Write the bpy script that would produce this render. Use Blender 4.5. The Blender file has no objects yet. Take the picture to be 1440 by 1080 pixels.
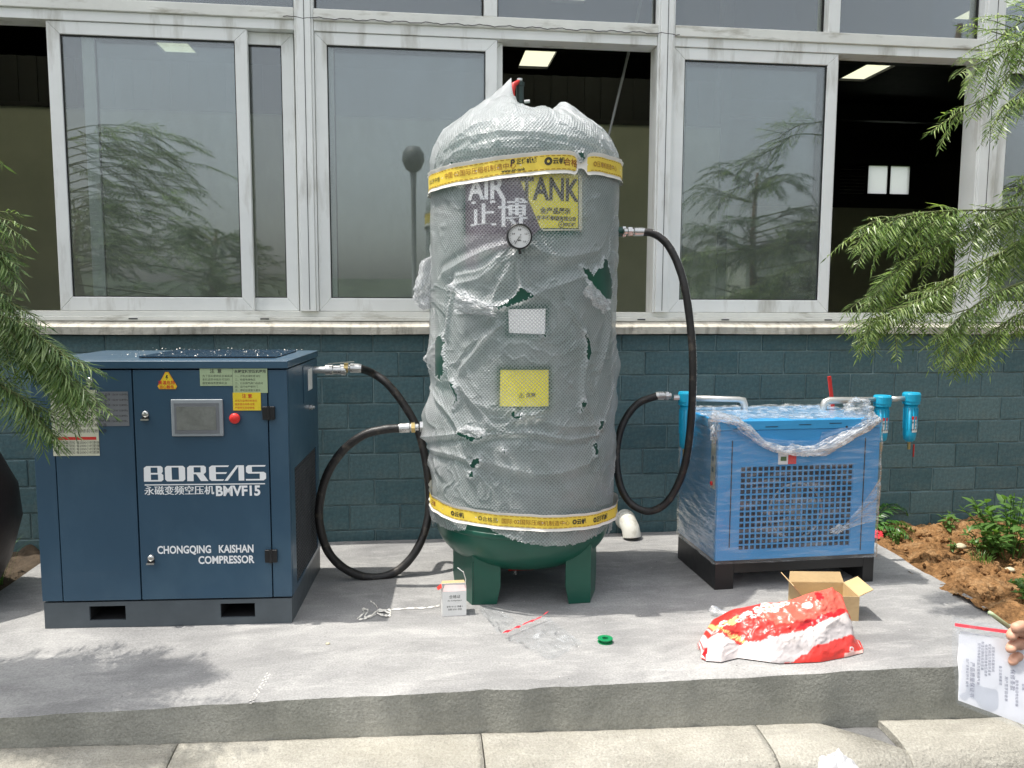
import bpy, bmesh, math, random
import numpy as np
from mathutils import Vector, Matrix
random.seed(7)
rng = np.random.RandomState(11)
sc = bpy.context.scene
col = sc.collection
R = math.radians

# ------------------------------------------------------------------ camera, sky, sun, exposure
YAW, PITCH, ROLL, FPX = R(6.8), R(5.77), R(0.24), 1130.0
CAM = np.array([0, 0, 1.3])
_f = np.array([math.sin(YAW)*math.cos(PITCH), math.cos(YAW)*math.cos(PITCH), -math.sin(PITCH)])
_r = np.array([math.cos(YAW), -math.sin(YAW), 0.0])
_u = np.cross(_r, _f)
_r, _u = math.cos(ROLL)*_r + math.sin(ROLL)*_u, -math.sin(ROLL)*_r + math.cos(ROLL)*_u
cd = bpy.data.cameras.new('camera'); cam = bpy.data.objects.new('camera', cd); col.objects.link(cam)
cd.sensor_width = 36; cd.lens = 36*FPX/1440; cd.clip_start = 0.05; cd.clip_end = 2000
cam.matrix_world = Matrix(((_r[0], _u[0], -_f[0], CAM[0]), (_r[1], _u[1], -_f[1], CAM[1]), (_r[2], _u[2], -_f[2], CAM[2]), (0, 0, 0, 1)))
sc.camera = cam
world = bpy.data.worlds.new('World'); sc.world = world; world.use_nodes = True
wn = world.node_tree.nodes; wl = world.node_tree.links
sky = wn.new('ShaderNodeTexSky'); sky.sky_type = 'NISHITA'; sky.sun_disc = False
sky.sun_elevation = R(70.5); sky.sun_rotation = R(270); sky.air_density = 1.3; sky.dust_density = 4.0; sky.ozone_density = 1.0
wn['Background'].inputs[1].default_value = 0.15
hs = wn.new('ShaderNodeHueSaturation'); hs.inputs['Saturation'].default_value = .30; hs.inputs['Value'].default_value = 1.42   # hazy, half-veiled sky
wl.new(sky.outputs[0], hs.inputs['Color']); wl.new(hs.outputs[0], wn['Background'].inputs[0])
sd = bpy.data.lights.new('sun', 'SUN'); sd.energy = 4.0; sd.angle = R(0.53); sd.color = (1.0, 0.955, 0.88)
so = bpy.data.objects.new('sun', sd); col.objects.link(so)
so.rotation_euler = Vector((0.353, -0.008, -1.0)).to_track_quat('-Z', 'Y').to_euler(); so.location = (-3, 0, 9)
sc.view_settings.view_transform = 'Standard'; sc.view_settings.look = 'None'
sc.view_settings.exposure = 0.3; sc.view_settings.gamma = 1; sc.view_settings.use_curve_mapping = False
sc.cycles.max_bounces = 10; sc.cycles.transparent_max_bounces = 24
sc.cycles.transmission_bounces = 6; sc.cycles.diffuse_bounces = 5; sc.cycles.glossy_bounces = 4

# ------------------------------------------------------------------ helpers
def ray(x, y): return _f + (x-720)/FPX*_r - (y-540)/FPX*_u
def onY(x, y, Y): d = ray(x, y); return CAM + d*(Y/d[1])
def onZ(x, y, z=0.0): d = ray(x, y); return CAM + d*((z-1.3)/d[2])

def tag(o, label=None, cat=None, group=None, kind=None):
    if label: o['label'] = label
    if cat: o['category'] = cat
    if group: o['group'] = group
    if kind: o['kind'] = kind
    return o
def thing(name, label, cat, loc=(0, 0, 0), rz=0, group=None):
    o = bpy.data.objects.new(name, None); col.objects.link(o)
    o.location = loc; o.rotation_euler = (0, 0, rz); o.empty_display_size = .1
    return tag(o, label, cat, group)
def link(name, me, mat, parent=None, smooth=False, bevel=0, loc=None, keep=True):
    """parent: geometry given in the parent's local frame unless the parent is unrotated at the origin"""
    o = bpy.data.objects.new(name, me); col.objects.link(o)
    if mat is not None and not me.materials: me.materials.append(mat)
    if parent is not None: o.parent = parent
    if loc is not None: o.location = loc
    if smooth:
        me.polygons.foreach_set('use_smooth', [True]*len(me.polygons))
    if bevel:
        b = o.modifiers.new('bevel', 'BEVEL'); b.width = bevel; b.segments = 2; b.limit_method = 'ANGLE'; b.angle_limit = R(40)
        me.polygons.foreach_set('use_smooth', [True]*len(me.polygons))
        b.harden_normals = True
    return o

class MB:
    def __init__(s): s.v = []; s.f = []
    def add(s, vs, fs):
        n = len(s.v); s.v += [tuple(map(float, v)) for v in vs]; s.f += [tuple(i+n for i in f) for f in fs]; return s
    def box(s, x0, x1, y0, y1, z0, z1):
        vs = [(x, y, z) for x in (x0, x1) for y in (y0, y1) for z in (z0, z1)]
        return s.add(vs, [(0, 1, 3, 2), (4, 6, 7, 5), (0, 4, 5, 1), (2, 3, 7, 6), (0, 2, 6, 4), (1, 5, 7, 3)])
    def bar(s, a, b, w, h=None, up=(0, 0, 1)):
        h = h or w; a = Vector(a); b = Vector(b); d = (b-a).normalized(); up = Vector(up)
        x = d.cross(up)
        if x.length < 1e-4: x = d.cross(Vector((0, 1, 0)))
        x.normalize(); y = x.cross(d)
        vs = [p + x*sx*w/2 + y*sy*h/2 for p in (a, b) for sx, sy in ((-1, -1), (1, -1), (1, 1), (-1, 1))]
        return s.add(vs, [(3, 2, 1, 0), (4, 5, 6, 7), (0, 1, 5, 4), (1, 2, 6, 5), (2, 3, 7, 6), (3, 0, 4, 7)])
    def tube(s, pts, r, n=12, cap=True):
        pts = [Vector(p) for p in pts]; rs = r if hasattr(r, '__len__') else [r]*len(pts)
        vs = []; fs = []; prev = None
        for i, p in enumerate(pts):
            t = (pts[min(i+1, len(pts)-1)] - pts[max(i-1, 0)]).normalized()
            if prev is None:
                a = Vector((0, 0, 1)) if abs(t.z) < .9 else Vector((1, 0, 0)); x = t.cross(a).normalized()
            else: x = (prev - t*prev.dot(t)).normalized()
            prev = x; y = t.cross(x)
            for k in range(n):
                a = 2*math.pi*k/n; vs.append(p + (x*math.cos(a)+y*math.sin(a))*rs[i])
        for i in range(len(pts)-1):
            for k in range(n):
                fs.append((i*n+k, i*n+(k+1) % n, (i+1)*n+(k+1) % n, (i+1)*n+k))
        if cap: fs += [tuple(reversed(range(n))), tuple(range((len(pts)-1)*n, len(pts)*n))]
        return s.add(vs, fs)
    def lathe(s, prof, c=(0, 0, 0), axis='z', n=32):
        vs = []; fs = []; m = len(prof)
        for k in range(n):
            a = 2*math.pi*k/n
            for r, h in prof:
                p = (r*math.cos(a), r*math.sin(a), h)
                if axis == 'y': p = (p[0], -p[2], p[1])      # height goes to -Y (towards the viewer)
                if axis == 'x': p = (p[2], p[0], p[1])
                vs.append((p[0]+c[0], p[1]+c[1], p[2]+c[2]))
        for k in range(n):
            for j in range(m-1):
                k2 = (k+1) % n; fs.append((k*m+j, k2*m+j, k2*m+j+1, k*m+j+1))
        if prof[0][0] > 1e-6: fs.append(tuple(reversed([k*m for k in range(n)])))
        if prof[-1][0] > 1e-6: fs.append(tuple(k*m+m-1 for k in range(n)))
        return s.add(vs, fs)
    def prism(s, poly, y0, y1):      # polygon in xz extruded along y
        n = len(poly); vs = [(x, y0, z) for x, z in poly] + [(x, y1, z) for x, z in poly]
        return s.add(vs, [tuple(range(n)), tuple(reversed(range(n, 2*n)))] + [(i, i+n, (i+1) % n+n, (i+1) % n) for i in range(n)])
    def mesh(s, name='m'):
        me = bpy.data.meshes.new(name); me.from_pydata(s.v, [], s.f); me.validate(); me.update()
        bm = bmesh.new(); bm.from_mesh(me); bmesh.ops.recalc_face_normals(bm, faces=bm.faces); bm.to_mesh(me); bm.free()
        return me
    def build(s, name, mat, parent=None, smooth=False, bevel=0, loc=None):
        return link(name, s.mesh(name), mat, parent, smooth, bevel, loc)

def grid_mesh(name, V, keep=None, uv=None, colr=None):
    """V: (m, n, 3) vertex grid; keep: (m-1, n-1) face mask"""
    m, n = V.shape[:2]; idx = np.arange(m*n).reshape(m, n)
    F = np.stack([idx[:-1, :-1], idx[:-1, 1:], idx[1:, 1:], idx[1:, :-1]], -1)
    F = F.reshape(-1, 4) if keep is None else F[keep]
    me = bpy.data.meshes.new(name)
    me.vertices.add(m*n); me.vertices.foreach_set('co', V.reshape(-1).astype(np.float32))
    k = len(F); me.loops.add(k*4); me.loops.foreach_set('vertex_index', F.reshape(-1).astype(np.int32))
    me.polygons.add(k); me.polygons.foreach_set('loop_start', np.arange(0, k*4, 4, dtype=np.int32))
    me.polygons.foreach_set('loop_total', np.full(k, 4, dtype=np.int32))
    me.polygons.foreach_set('use_smooth', [True]*k)
    me.update(calc_edges=True)
    if uv is not None:
        l = me.uv_layers.new(name='UVMap'); l.data.foreach_set('uv', uv.reshape(-1, 2)[F.reshape(-1)].reshape(-1).astype(np.float32))
    if colr is not None:
        a = me.color_attributes.new('print', 'FLOAT_COLOR', 'POINT'); a.data.foreach_set('color', colr.reshape(-1).astype(np.float32))
    return me
def catmull(pts, k=10):
    P = [Vector(p) for p in pts]; P = [P[0]*2-P[1]] + P + [P[-1]*2-P[-2]]; out = []
    for i in range(1, len(P)-2):
        for j in range(k):
            t = j/k; a, b, c, d = P[i-1:i+3]
            out.append(.5*((2*b)+(c-a)*t+(2*a-5*b+4*c-d)*t*t+(3*b-a-3*c+d)*t**3))
    out.append(P[-2]); return out
def vnoise(x, y, seed=0, per=256):
    """smooth value noise, vectorised"""
    r = np.random.RandomState(seed); T = r.rand(per, per)*2-1
    xi = np.floor(x).astype(int); yi = np.floor(y).astype(int); fx = x-xi; fy = y-yi
    fx = fx*fx*(3-2*fx); fy = fy*fy*(3-2*fy)
    g = lambda i, j: T[i % per, j % per]
    return (g(xi, yi)*(1-fx)+g(xi+1, yi)*fx)*(1-fy)+(g(xi, yi+1)*(1-fx)+g(xi+1, yi+1)*fx)*fy
def fbm(x, y, seed=0, o=4): return sum(vnoise(x*2**k, y*2**k, seed+k)/2**k for k in range(o))
def ridged(x, y, seed=0): return 1-np.abs(vnoise(x, y, seed))*2
def inpoly(x, y, poly):
    x = np.asarray(x); y = np.asarray(y); c = np.zeros(x.shape, bool); n = len(poly)
    for i in range(n):
        x0, y0 = poly[i]; x1, y1 = poly[i-1]
        if y0 == y1: continue
        c ^= ((y0 > y) != (y1 > y)) & (x < (x1-x0)*(y-y0)/(y1-y0)+x0)
    return c

# text as flat 2-D mesh data
def text2d(s, size, bold=0.0, align='LEFT', sp=1.0, wid=1.0):
    c = bpy.data.curves.new('lettering', 'FONT'); c.body = s; c.size = size; c.offset = bold; c.align_x = align
    c.space_character = sp; c.resolution_u = 3
    o = bpy.data.objects.new('lettering', c); col.objects.link(o)
    dg = bpy.context.evaluated_depsgraph_get(); dg.update()
    me = bpy.data.meshes.new_from_object(o.evaluated_get(dg))
    v = [(a.co.x*wid, a.co.y) for a in me.vertices]; f = [tuple(p.vertices) for p in me.polygons]
    bpy.data.objects.remove(o); bpy.data.curves.remove(c); bpy.data.meshes.remove(me)
    return v, f
def text_obj(name, s, size, mat, parent, mapf, bold=0.0, align='LEFT', sp=1.0, wid=1.0):
    v, f = text2d(s, size, bold, align, sp, wid)
    me = bpy.data.meshes.new(name); me.from_pydata([tuple(mapf(a, b)) for a, b in v], [], f); me.update()
    return link(name, me, mat, parent)

# ------------------------------------------------------------------ materials
def nodes(name):
    m = bpy.data.materials.new(name); m.use_nodes = True
    t = m.node_tree; return m, t.nodes, t.links, t.nodes['Principled BSDF']
def ramp(n, l, src, stops):
    r = n.new('ShaderNodeValToRGB'); e = r.color_ramp.elements
    while len(e) < len(stops): e.new(0.5)
    for k, (p, c) in enumerate(stops):
        e[k].position = p; e[k].color = (c, c, c, 1) if not hasattr(c, '__len__') else (*c, 1)
    l.new(src, r.inputs[0]); return r
def noise(n, l, scale, det=5, stretch=None, coord='Object', rough=.6, dist=0):
    tc = n.new('ShaderNodeTexCoord'); mp = n.new('ShaderNodeMapping'); nz = n.new('ShaderNodeTexNoise')
    l.new(tc.outputs[coord], mp.inputs[0]); l.new(mp.outputs[0], nz.inputs[0])
    if stretch: mp.inputs['Scale'].default_value = stretch
    nz.inputs['Scale'].default_value = scale; nz.inputs['Detail'].default_value = det; nz.inputs['Roughness'].default_value = rough
    nz.inputs['Distortion'].default_value = dist
    return nz.outputs[0]
def mixc(n, l, fac, a, b, mode='MIX'):
    m = n.new('ShaderNodeMix'); m.data_type = 'RGBA'; m.blend_type = mode
    for s, v in ((m.inputs[0], fac), (m.inputs[6], a), (m.inputs[7], b)):
        if hasattr(v, 'is_linked') or hasattr(v, 'links'): l.new(v, s)
        elif hasattr(v, '__len__'): s.default_value = (*v, 1)
        else: s.default_value = v
    return m.outputs[2]
def bump(n, l, b, src, st=.3, dist=.01):
    u = n.new('ShaderNodeBump'); u.inputs['Strength'].default_value = st; u.inputs['Distance'].default_value = dist
    l.new(src, u.inputs['Height']); l.new(u.outputs[0], b.inputs['Normal']); return u
def mat(name, c, rough=.5, metal=0, var=.15, scale=12, bmp=.08, bscale=80, dirt=None, dscale=5, dcut=(.52, .7), stretch=None, spec=.5, coat=0):
    m, n, l, b = nodes(name)
    c2 = tuple(x*(1-var) for x in c); c1 = tuple(min(1, x*(1+var)) for x in c)
    fac = noise(n, l, scale, 6)
    base = mixc(n, l, ramp(n, l, fac, [(.3, 0), (.7, 1)]).outputs[0], c2, c1)
    if dirt:
        d = ramp(n, l, noise(n, l, dscale, 8, stretch), [(dcut[0], 0), (dcut[1], 1)])
        base = mixc(n, l, d.outputs[0], base, dirt)
    l.new(base, b.inputs['Base Color'])
    rr = n.new('ShaderNodeMapRange'); rr.inputs[3].default_value = max(0, rough-.1); rr.inputs[4].default_value = min(1, rough+.12)
    l.new(noise(n, l, scale*2.3, 5), rr.inputs[0]); l.new(rr.outputs[0], b.inputs['Roughness'])
    b.inputs['Metallic'].default_value = metal; b.inputs['Specular IOR Level'].default_value = spec
    b.inputs['Coat Weight'].default_value = coat
    if bmp: bump(n, l, b, noise(n, l, bscale, 4), bmp)
    return m

def concrete(name, lo, hi, scuff, sc1=1.3, scuffamt=.55, bst=.5, warm=None):
    m, n, l, b = nodes(name)
    a = ramp(n, l, noise(n, l, sc1, 7, dist=.4), [(.32, lo), (.68, hi)])
    s = ramp(n, l, noise(n, l, 5, 9, (1, 3.2, 3.2), rough=.7, dist=.6), [(.5, 0), (.72, scuffamt)])
    base = mixc(n, l, s.outputs[0], a.outputs[0], scuff)
    st = ramp(n, l, noise(n, l, 2.0, 7, (.8, 1.6, 1), rough=.68, dist=.9), [(.46, 0), (.60, .38), (.80, .70)])
    base = mixc(n, l, st.outputs[0], base, tuple(x*.72 for x in lo))
    sp = ramp(n, l, noise(n, l, 140, 3), [(.35, .82), (.65, 1.08)])
    base = mixc(n, l, 1.0, base, sp.outputs[0], 'MULTIPLY')
    if warm:
        w = ramp(n, l, noise(n, l, 2.7, 6), [(.5, 0), (.75, .6)]); base = mixc(n, l, w.outputs[0], base, warm)
    l.new(base, b.inputs['Base Color']); b.inputs['Roughness'].default_value = .88
    b.inputs['Specular IOR Level'].default_value = .3
    h = n.new('ShaderNodeMath'); h.operation = 'ADD'
    l.new(noise(n, l, 90, 6), h.inputs[0]); l.new(noise(n, l, 9, 6, (1, 2.5, 2.5)), h.inputs[1])
    bump(n, l, b, h.outputs[0], bst, .006)
    return m

M = {}
M['slab'] = concrete('slab_concrete', (.235, .235, .235), (.41, .405, .395), (.58, .57, .55), 1.25, .40)
M['slab_side'] = concrete('slab_side_concrete', (.30, .30, .26), (.43, .42, .37), (.50, .49, .44), 2.6, .3, .8)
M['kerb'] = concrete('kerb_concrete', (.33, .315, .27), (.46, .44, .385), (.56, .54, .475), 2.6, .5, 1.3, warm=(.30, .28, .22))
M['kerb_dark'] = concrete('shadow_and_dark_concrete', (.12, .12, .12), (.20, .20, .195), (.25, .25, .24), 3, .3, .7)  # dark concrete, also the painted shadow on the kerb's fill stone
M['asphalt'] = concrete('asphalt', (.045, .045, .047), (.075, .074, .07), (.12, .115, .1), .8, .3, .6)
def block_mat():
    m, n, l, b = nodes('teal_block_paint')
    oi = n.new('ShaderNodeObjectInfo')
    r = ramp(n, l, oi.outputs['Random'], [(0, (.064, .132, .150)), (.35, (.080, .156, .176)), (.8, (.098, .176, .194)), (1, (.125, .205, .215))])
    d = ramp(n, l, noise(n, l, 2.6, 10, coord='Generated', dist=.8, rough=.75), [(.45, 0), (.75, .75)])
    base = mixc(n, l, d.outputs[0], r.outputs[0], (.150, .200, .195))
    f = ramp(n, l, noise(n, l, 60, 4), [(.35, .8), (.65, 1.12)])
    base = mixc(n, l, 1.0, base, f.outputs[0], 'MULTIPLY')
    l.new(base, b.inputs['Base Color']); b.inputs['Roughness'].default_value = .62; b.inputs['Specular IOR Level'].default_value = .35
    bump(n, l, b, noise(n, l, 110, 5), .5, .004); return m
M['block'] = block_mat()
M['mortar'] = mat('pale_mortar', (.20, .28, .29), .9, var=.5, scale=6, bmp=.4)
M['frame'] = mat('white_upvc_frame', (.86, .87, .85), .42, var=.05, scale=4, bmp=.04, dirt=(.40, .38, .32), dscale=3.6, dcut=(.54, .80), stretch=(2.5, 2.5, .5))
M['frame_dirty'] = mat('stained_white_frame', (.80, .80, .75), .55, var=.08, scale=5, bmp=.1, dirt=(.30, .27, .20), dscale=6, dcut=(.54, .78), stretch=(.7, 3, 3))
M['sill'] = mat('weathered_sill', (.50, .475, .41), .75, var=.2, scale=6, bmp=.3, dirt=(.20, .18, .14), dscale=11, dcut=(.48, .78), stretch=(2.6, 1, .8))
M['black_gasket'] = mat('black_gasket', (.012, .012, .012), .6, var=.1)
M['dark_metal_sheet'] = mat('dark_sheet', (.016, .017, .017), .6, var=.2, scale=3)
M['partition'] = mat('pale_partition', (.44, .46, .37), .8, var=.08, scale=2)
M['interior_floor'] = mat('interior_floor', (.34, .34, .32), .7)
M['steel_dark'] = mat('dark_steel', (.05, .05, .05), .45, .6)
def glass_mat(name='window_glass', refl=.125, dust=.085, tint=(.90, .935, .925)):
    m, n, l, b = nodes(name); out = n['Material Output']
    tr = n.new('ShaderNodeBsdfTransparent'); tr.inputs[0].default_value = (*tint, 1)
    gl = n.new('ShaderNodeBsdfGlossy'); gl.inputs['Roughness'].default_value = .015; gl.inputs[0].default_value = (.9, .94, .98, 1)
    df = n.new('ShaderNodeBsdfDiffuse'); df.inputs[0].default_value = (.5, .52, .5, 1)
    fr = n.new('ShaderNodeFresnel'); fr.inputs[0].default_value = 1.5
    ad = n.new('ShaderNodeMath'); ad.operation = 'ADD'; ad.use_clamp = True; ad.inputs[1].default_value = refl-.04; l.new(fr.outputs[0], ad.inputs[0])
    m1 = n.new('ShaderNodeMixShader'); l.new(ad.outputs[0], m1.inputs[0]); l.new(tr.outputs[0], m1.inputs[1]); l.new(gl.outputs[0], m1.inputs[2])
    m2 = n.new('ShaderNodeMixShader'); l.new(m1.outputs[0], m2.inputs[1]); l.new(df.outputs[0], m2.inputs[2])
    rp = ramp(n, l, noise(n, l, 6, 9, (1, 1, .35), rough=.7, dist=.4), [(.3, dust*.55), (.75, dust*1.6)]); l.new(rp.outputs[0], m2.inputs[0])
    l.new(m2.outputs[0], out.inputs[0]); return m
M['glass'] = glass_mat()
M['skylight_and_fill'] = None
def translucent(name, c, alpha=.0, tw=.5, rough=.4, bmp=None, bsc=1, spec=.5, alpha_var=None, bdist=.003):
    m, n, l, b = nodes(name); out = n['Material Output']
    b.inputs['Base Color'].default_value = (*c, 1); b.inputs['Roughness'].default_value = rough; b.inputs['Specular IOR Level'].default_value = spec
    t = n.new('ShaderNodeBsdfTranslucent'); t.inputs[0].default_value = (*c, 1)
    mx = n.new('ShaderNodeMixShader'); mx.inputs[0].default_value = tw; l.new(b.outputs[0], mx.inputs[1]); l.new(t.outputs[0], mx.inputs[2])
    tr = n.new('ShaderNodeBsdfTransparent'); m2 = n.new('ShaderNodeMixShader'); m2.inputs[0].default_value = alpha
    l.new(mx.outputs[0], m2.inputs[1]); l.new(tr.outputs[0], m2.inputs[2]); l.new(m2.outputs[0], out.inputs[0])
    return m, n, l, b, m2
M['skylight_and_fill'] = translucent('skylight_sheet', (.62, .62, .50), .12, .9)[0]
M['compressor_blue'] = mat('compressor_blue_paint', (.034, .082, .134), .34, var=.08, scale=2.5, bmp=.05, bscale=260, coat=.15, dirt=(.060, .120, .175), dscale=3.5, dcut=(.5, .85), stretch=(1, 1, .6))
M['compressor_base'] = mat('compressor_grey_base', (.075, .092, .105), .45, var=.1, bmp=.05, bscale=200)
M['grille_line'] = mat('grille_wire', (.07, .075, .08), .5)
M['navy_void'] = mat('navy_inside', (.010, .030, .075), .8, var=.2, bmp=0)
M['black'] = mat('black_plastic', (.012, .012, .013), .4, var=.1)
M['void'] = mat('dark_inside', (.006, .006, .007), .9, var=.1, bmp=0)
M['chrome'] = mat('bright_zinc', (.62, .62, .60), .28, .95, var=.08)
M['brass'] = mat('brass', (.55, .42, .18), .35, .9, var=.1)
M['white_print'] = mat('white_lettering', (.90, .91, .92), .5, var=.02, bmp=0)
M['white_paper'] = mat('white_paper', (.78, .78, .76), .6, var=.05)
M['cream_label'] = mat('cream_label', (.62, .62, .48), .5, var=.05)
M['green_label'] = mat('pale_green_label', (.40, .50, .30), .5, var=.05)
M['yellow_label'] = mat('yellow_label', (.82, .62, .03), .5, var=.04)
M['orange_label'] = mat('orange_label', (.85, .40, .02), .5, var=.04)
M['grey_label'] = mat('brushed_plate', (.22, .23, .25), .4, .4, var=.08)
M['dark_print'] = mat('dark_lettering', (.03, .03, .028), .6, var=.02, bmp=0)
M['red_print'] = mat('red_lettering', (.60, .03, .02), .6, var=.02, bmp=0)
M['brown_print'] = mat('brown_lettering', (.33, .12, .02), .6, var=.02, bmp=0)
M['screen_bezel'] = mat('grey_bezel', (.30, .33, .35), .4, var=.04)
M['screen'] = mat('dusty_screen', (.19, .20, .185), .18, var=.2, scale=30)
M['red_button'] = mat('red_button', (.72, .03, .025), .35, var=.04)
M['tank_green'] = mat('tank_green_paint', (.003, .078, .050), .34, var=.12, scale=5, bmp=.04, bscale=160, coat=.12)
M['valve_dark'] = mat('dark_green_casting', (.03, .05, .045), .4, .4)
M['hose'] = mat('black_rubber_hose', (.016, .015, .015), .42, var=.25, scale=30, dirt=(.09, .075, .06), dscale=22, dcut=(.55, .75), bmp=.2, bscale=150)
M['dryer_blue'] = mat('dryer_blue_paint', (.050, .30, .62), .35, var=.06, scale=3, bmp=.04, bscale=220, coat=.15)
M['dryer_lid'] = mat('cyan_blue_lid', (.05, .33, .64), .3, var=.06)
M['dryer_white'] = mat('pale_blue_lid', (.35, .60, .72), .3, var=.08)
M['filter_blue'] = mat('cyan_filter', (.01, .36, .58), .35, var=.08)
M['pipe_grey'] = mat('galvanised_pipe', (.60, .60, .58), .35, .7, var=.1)
M['red_paint'] = mat('red_handle', (.55, .03, .025), .4, var=.1)
M['card'] = mat('cardboard', (.52, .38, .20), .85, var=.08, scale=8, bmp=.15, bscale=60)
M['pvc'] = mat('white_pvc', (.74, .73, .66), .4, var=.06, dirt=(.35, .32, .24), dscale=12)
M['tape_green'] = mat('green_plastic', (.01, .22, .08), .35)
M['glaze'] = mat('brown_glazed_clay', (.028, .014, .010), .5, var=.35, scale=5, bmp=.1)
M['skin'] = mat('skin', (.62, .34, .23), .5, var=.10, scale=30, bmp=.1)
M['shirt'] = mat('grey_shirt', (.18, .20, .24), .85, var=.1)
M['trouser'] = mat('dark_trousers', (.04, .045, .06), .9, var=.1)
M['hair'] = mat('black_hair', (.012, .010, .009), .6)
M['bark'] = mat('bark', (.14, .10, .065), .9, var=.3, scale=20, bmp=.6, bscale=40)
M['twig'] = mat('twig', (.12, .14, .05), .8, var=.2, scale=20)
M['rod'] = mat('grey_rod', (.28, .29, .28), .5, .3)
def soil_mat():
    m, n, l, b = nodes('orange_soil')
    r = ramp(n, l, noise(n, l, 9, 9, dist=.4), [(.28, (.11, .060, .028)), (.5, (.29, .155, .065)), (.78, (.46, .30, .16))])
    f = ramp(n, l, noise(n, l, 75, 5), [(.35, .6), (.65, 1.2)])
    base = mixc(n, l, 1.0, r.outputs[0], f.outputs[0], 'MULTIPLY')
    l.new(base, b.inputs['Base Color']); b.inputs['Roughness'].default_value = .95; b.inputs['Specular IOR Level'].default_value = .15
    bump(n, l, b, noise(n, l, 45, 8), 1.0, .02); return m
M['soil'] = soil_mat()
M['soil_dark'] = mat('dark_litter_soil', (.06, .042, .025), .95, var=.4, scale=20, bmp=.8, bscale=50)
M['ground'] = mat('grass_verge', (.055, .085, .03), .95, var=.4, scale=2, bmp=.6, bscale=30)
M['hill'] = mat('wooded_hill', (.040, .055, .030), .95, var=.7, scale=.35, bmp=.6, bscale=1)
M['stone'] = mat('pale_stone', (.50, .45, .32), .85, var=.2)
def leaf_mat(name, dark, mid, light, tw=.35, rough=.45):
    m, n, l, b = nodes(name); out = n['Material Output']
    g = n.new('ShaderNodeNewGeometry')
    r = ramp(n, l, g.outputs['Random Per Island'], [(0, dark), (.5, mid), (1, light)])
    big = ramp(n, l, noise(n, l, 3.5, 3), [(.35, .75), (.65, 1.2)])
    c = mixc(n, l, 1.0, r.outputs[0], big.outputs[0], 'MULTIPLY')
    l.new(c, b.inputs['Base Color']); b.inputs['Roughness'].default_value = rough
    t = n.new('ShaderNodeBsdfTranslucent'); c3 = mixc(n, l, 1.0, c, (1.5, 1.7, .6), 'MULTIPLY'); l.new(c3, t.inputs[0])
    mx = n.new('ShaderNodeMixShader'); mx.inputs[0].default_value = tw
    l.new(b.outputs[0], mx.inputs[1]); l.new(t.outputs[0], mx.inputs[2]); l.new(mx.outputs[0], out.inputs[0]); return m
M['leaf_right'] = leaf_mat('feathery_leaf_bright', (.075, .13, .045), (.19, .28, .085), (.40, .48, .22), .42, .34)
M['leaf_left'] = leaf_mat('feathery_leaf_silver', (.06, .11, .05), (.17, .25, .11), (.38, .46, .27), .40, .32)
M['leaf_shrub'] = leaf_mat('broad_leaf', (.05, .12, .025), (.10, .20, .05), (.17, .30, .08), .35, .4)
M['leaf_fern'] = leaf_mat('fern_leaf', (.03, .10, .02), (.06, .17, .03), (.12, .26, .06), .3, .35)
M['leaf_far'] = leaf_mat('far_leaf', (.03, .06, .02), (.05, .09, .03), (.08, .13, .05), .25, .5)

# bubble wrap: clear blisters on milky film, shader bumps in (arc, height) space
def wrap_mat():
    m, n, l, b, m2 = translucent('bubble_wrap_film', (.90, .92, .94), .40, .45, .17, spec=.9)
    uv = n.new('ShaderNodeTexCoord'); vo = n.new('ShaderNodeTexVoronoi'); vo.voronoi_dimensions = '2D'
    vo.inputs['Scale'].default_value = 1.0; vo.inputs['Randomness'].default_value = 0.12
    mp = n.new('ShaderNodeMapping'); mp.inputs['Scale'].default_value = (92, 92, 92); mp.inputs['Rotation'].default_value = (0, 0, R(45))
    l.new(uv.outputs['UV'], mp.inputs[0]); l.new(mp.outputs[0], vo.inputs['Vector'])
    h = ramp(n, l, vo.outputs['Distance'], [(.15, 1), (.46, .0)])
    b.inputs['Coat Weight'].default_value = .5; b.inputs['Coat Roughness'].default_value = .10
    wr = noise(n, l, 15, 7, (1.6, .7, 1), coord='UV', rough=.68, dist=1.1)
    ad = n.new('ShaderNodeMath'); ad.operation = 'MULTIPLY_ADD'; ad.inputs[1].default_value = 2.0
    l.new(wr, ad.inputs[0]); l.new(h.outputs[0], ad.inputs[2])
    u = bump(n, l, b, ad.outputs[0], 1.0, .0045)
    # milkiness varies: blister rims hazier, patches where the film lies flat on the steel are clearer
    a1 = ramp(n, l, vo.outputs['Distance'], [(.18, .55), (.46, .30)])
    a2 = ramp(n, l, noise(n, l, 5, 5, coord='UV'), [(.35, .75), (.68, 1.2)])
    mu = n.new('ShaderNodeMath'); mu.operation = 'MULTIPLY'; l.new(a1.outputs[0], mu.inputs[0]); l.new(a2.outputs[0], mu.inputs[1])
    at = n.new('ShaderNodeAttribute'); at.attribute_name = 'taut'; sb = n.new('ShaderNodeMath'); sb.operation = 'MULTIPLY_ADD'; sb.inputs[1].default_value = .36; sb.use_clamp = True
    l.new(at.outputs['Fac'], sb.inputs[0]); l.new(mu.outputs[0], sb.inputs[2]); l.new(sb.outputs[0], m2.inputs[0]); return m
M['wrap'] = wrap_mat()
M['curtain_white'] = translucent('white_curtain_pane', (.92, .92, .90), .45, .95)[0]
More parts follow.
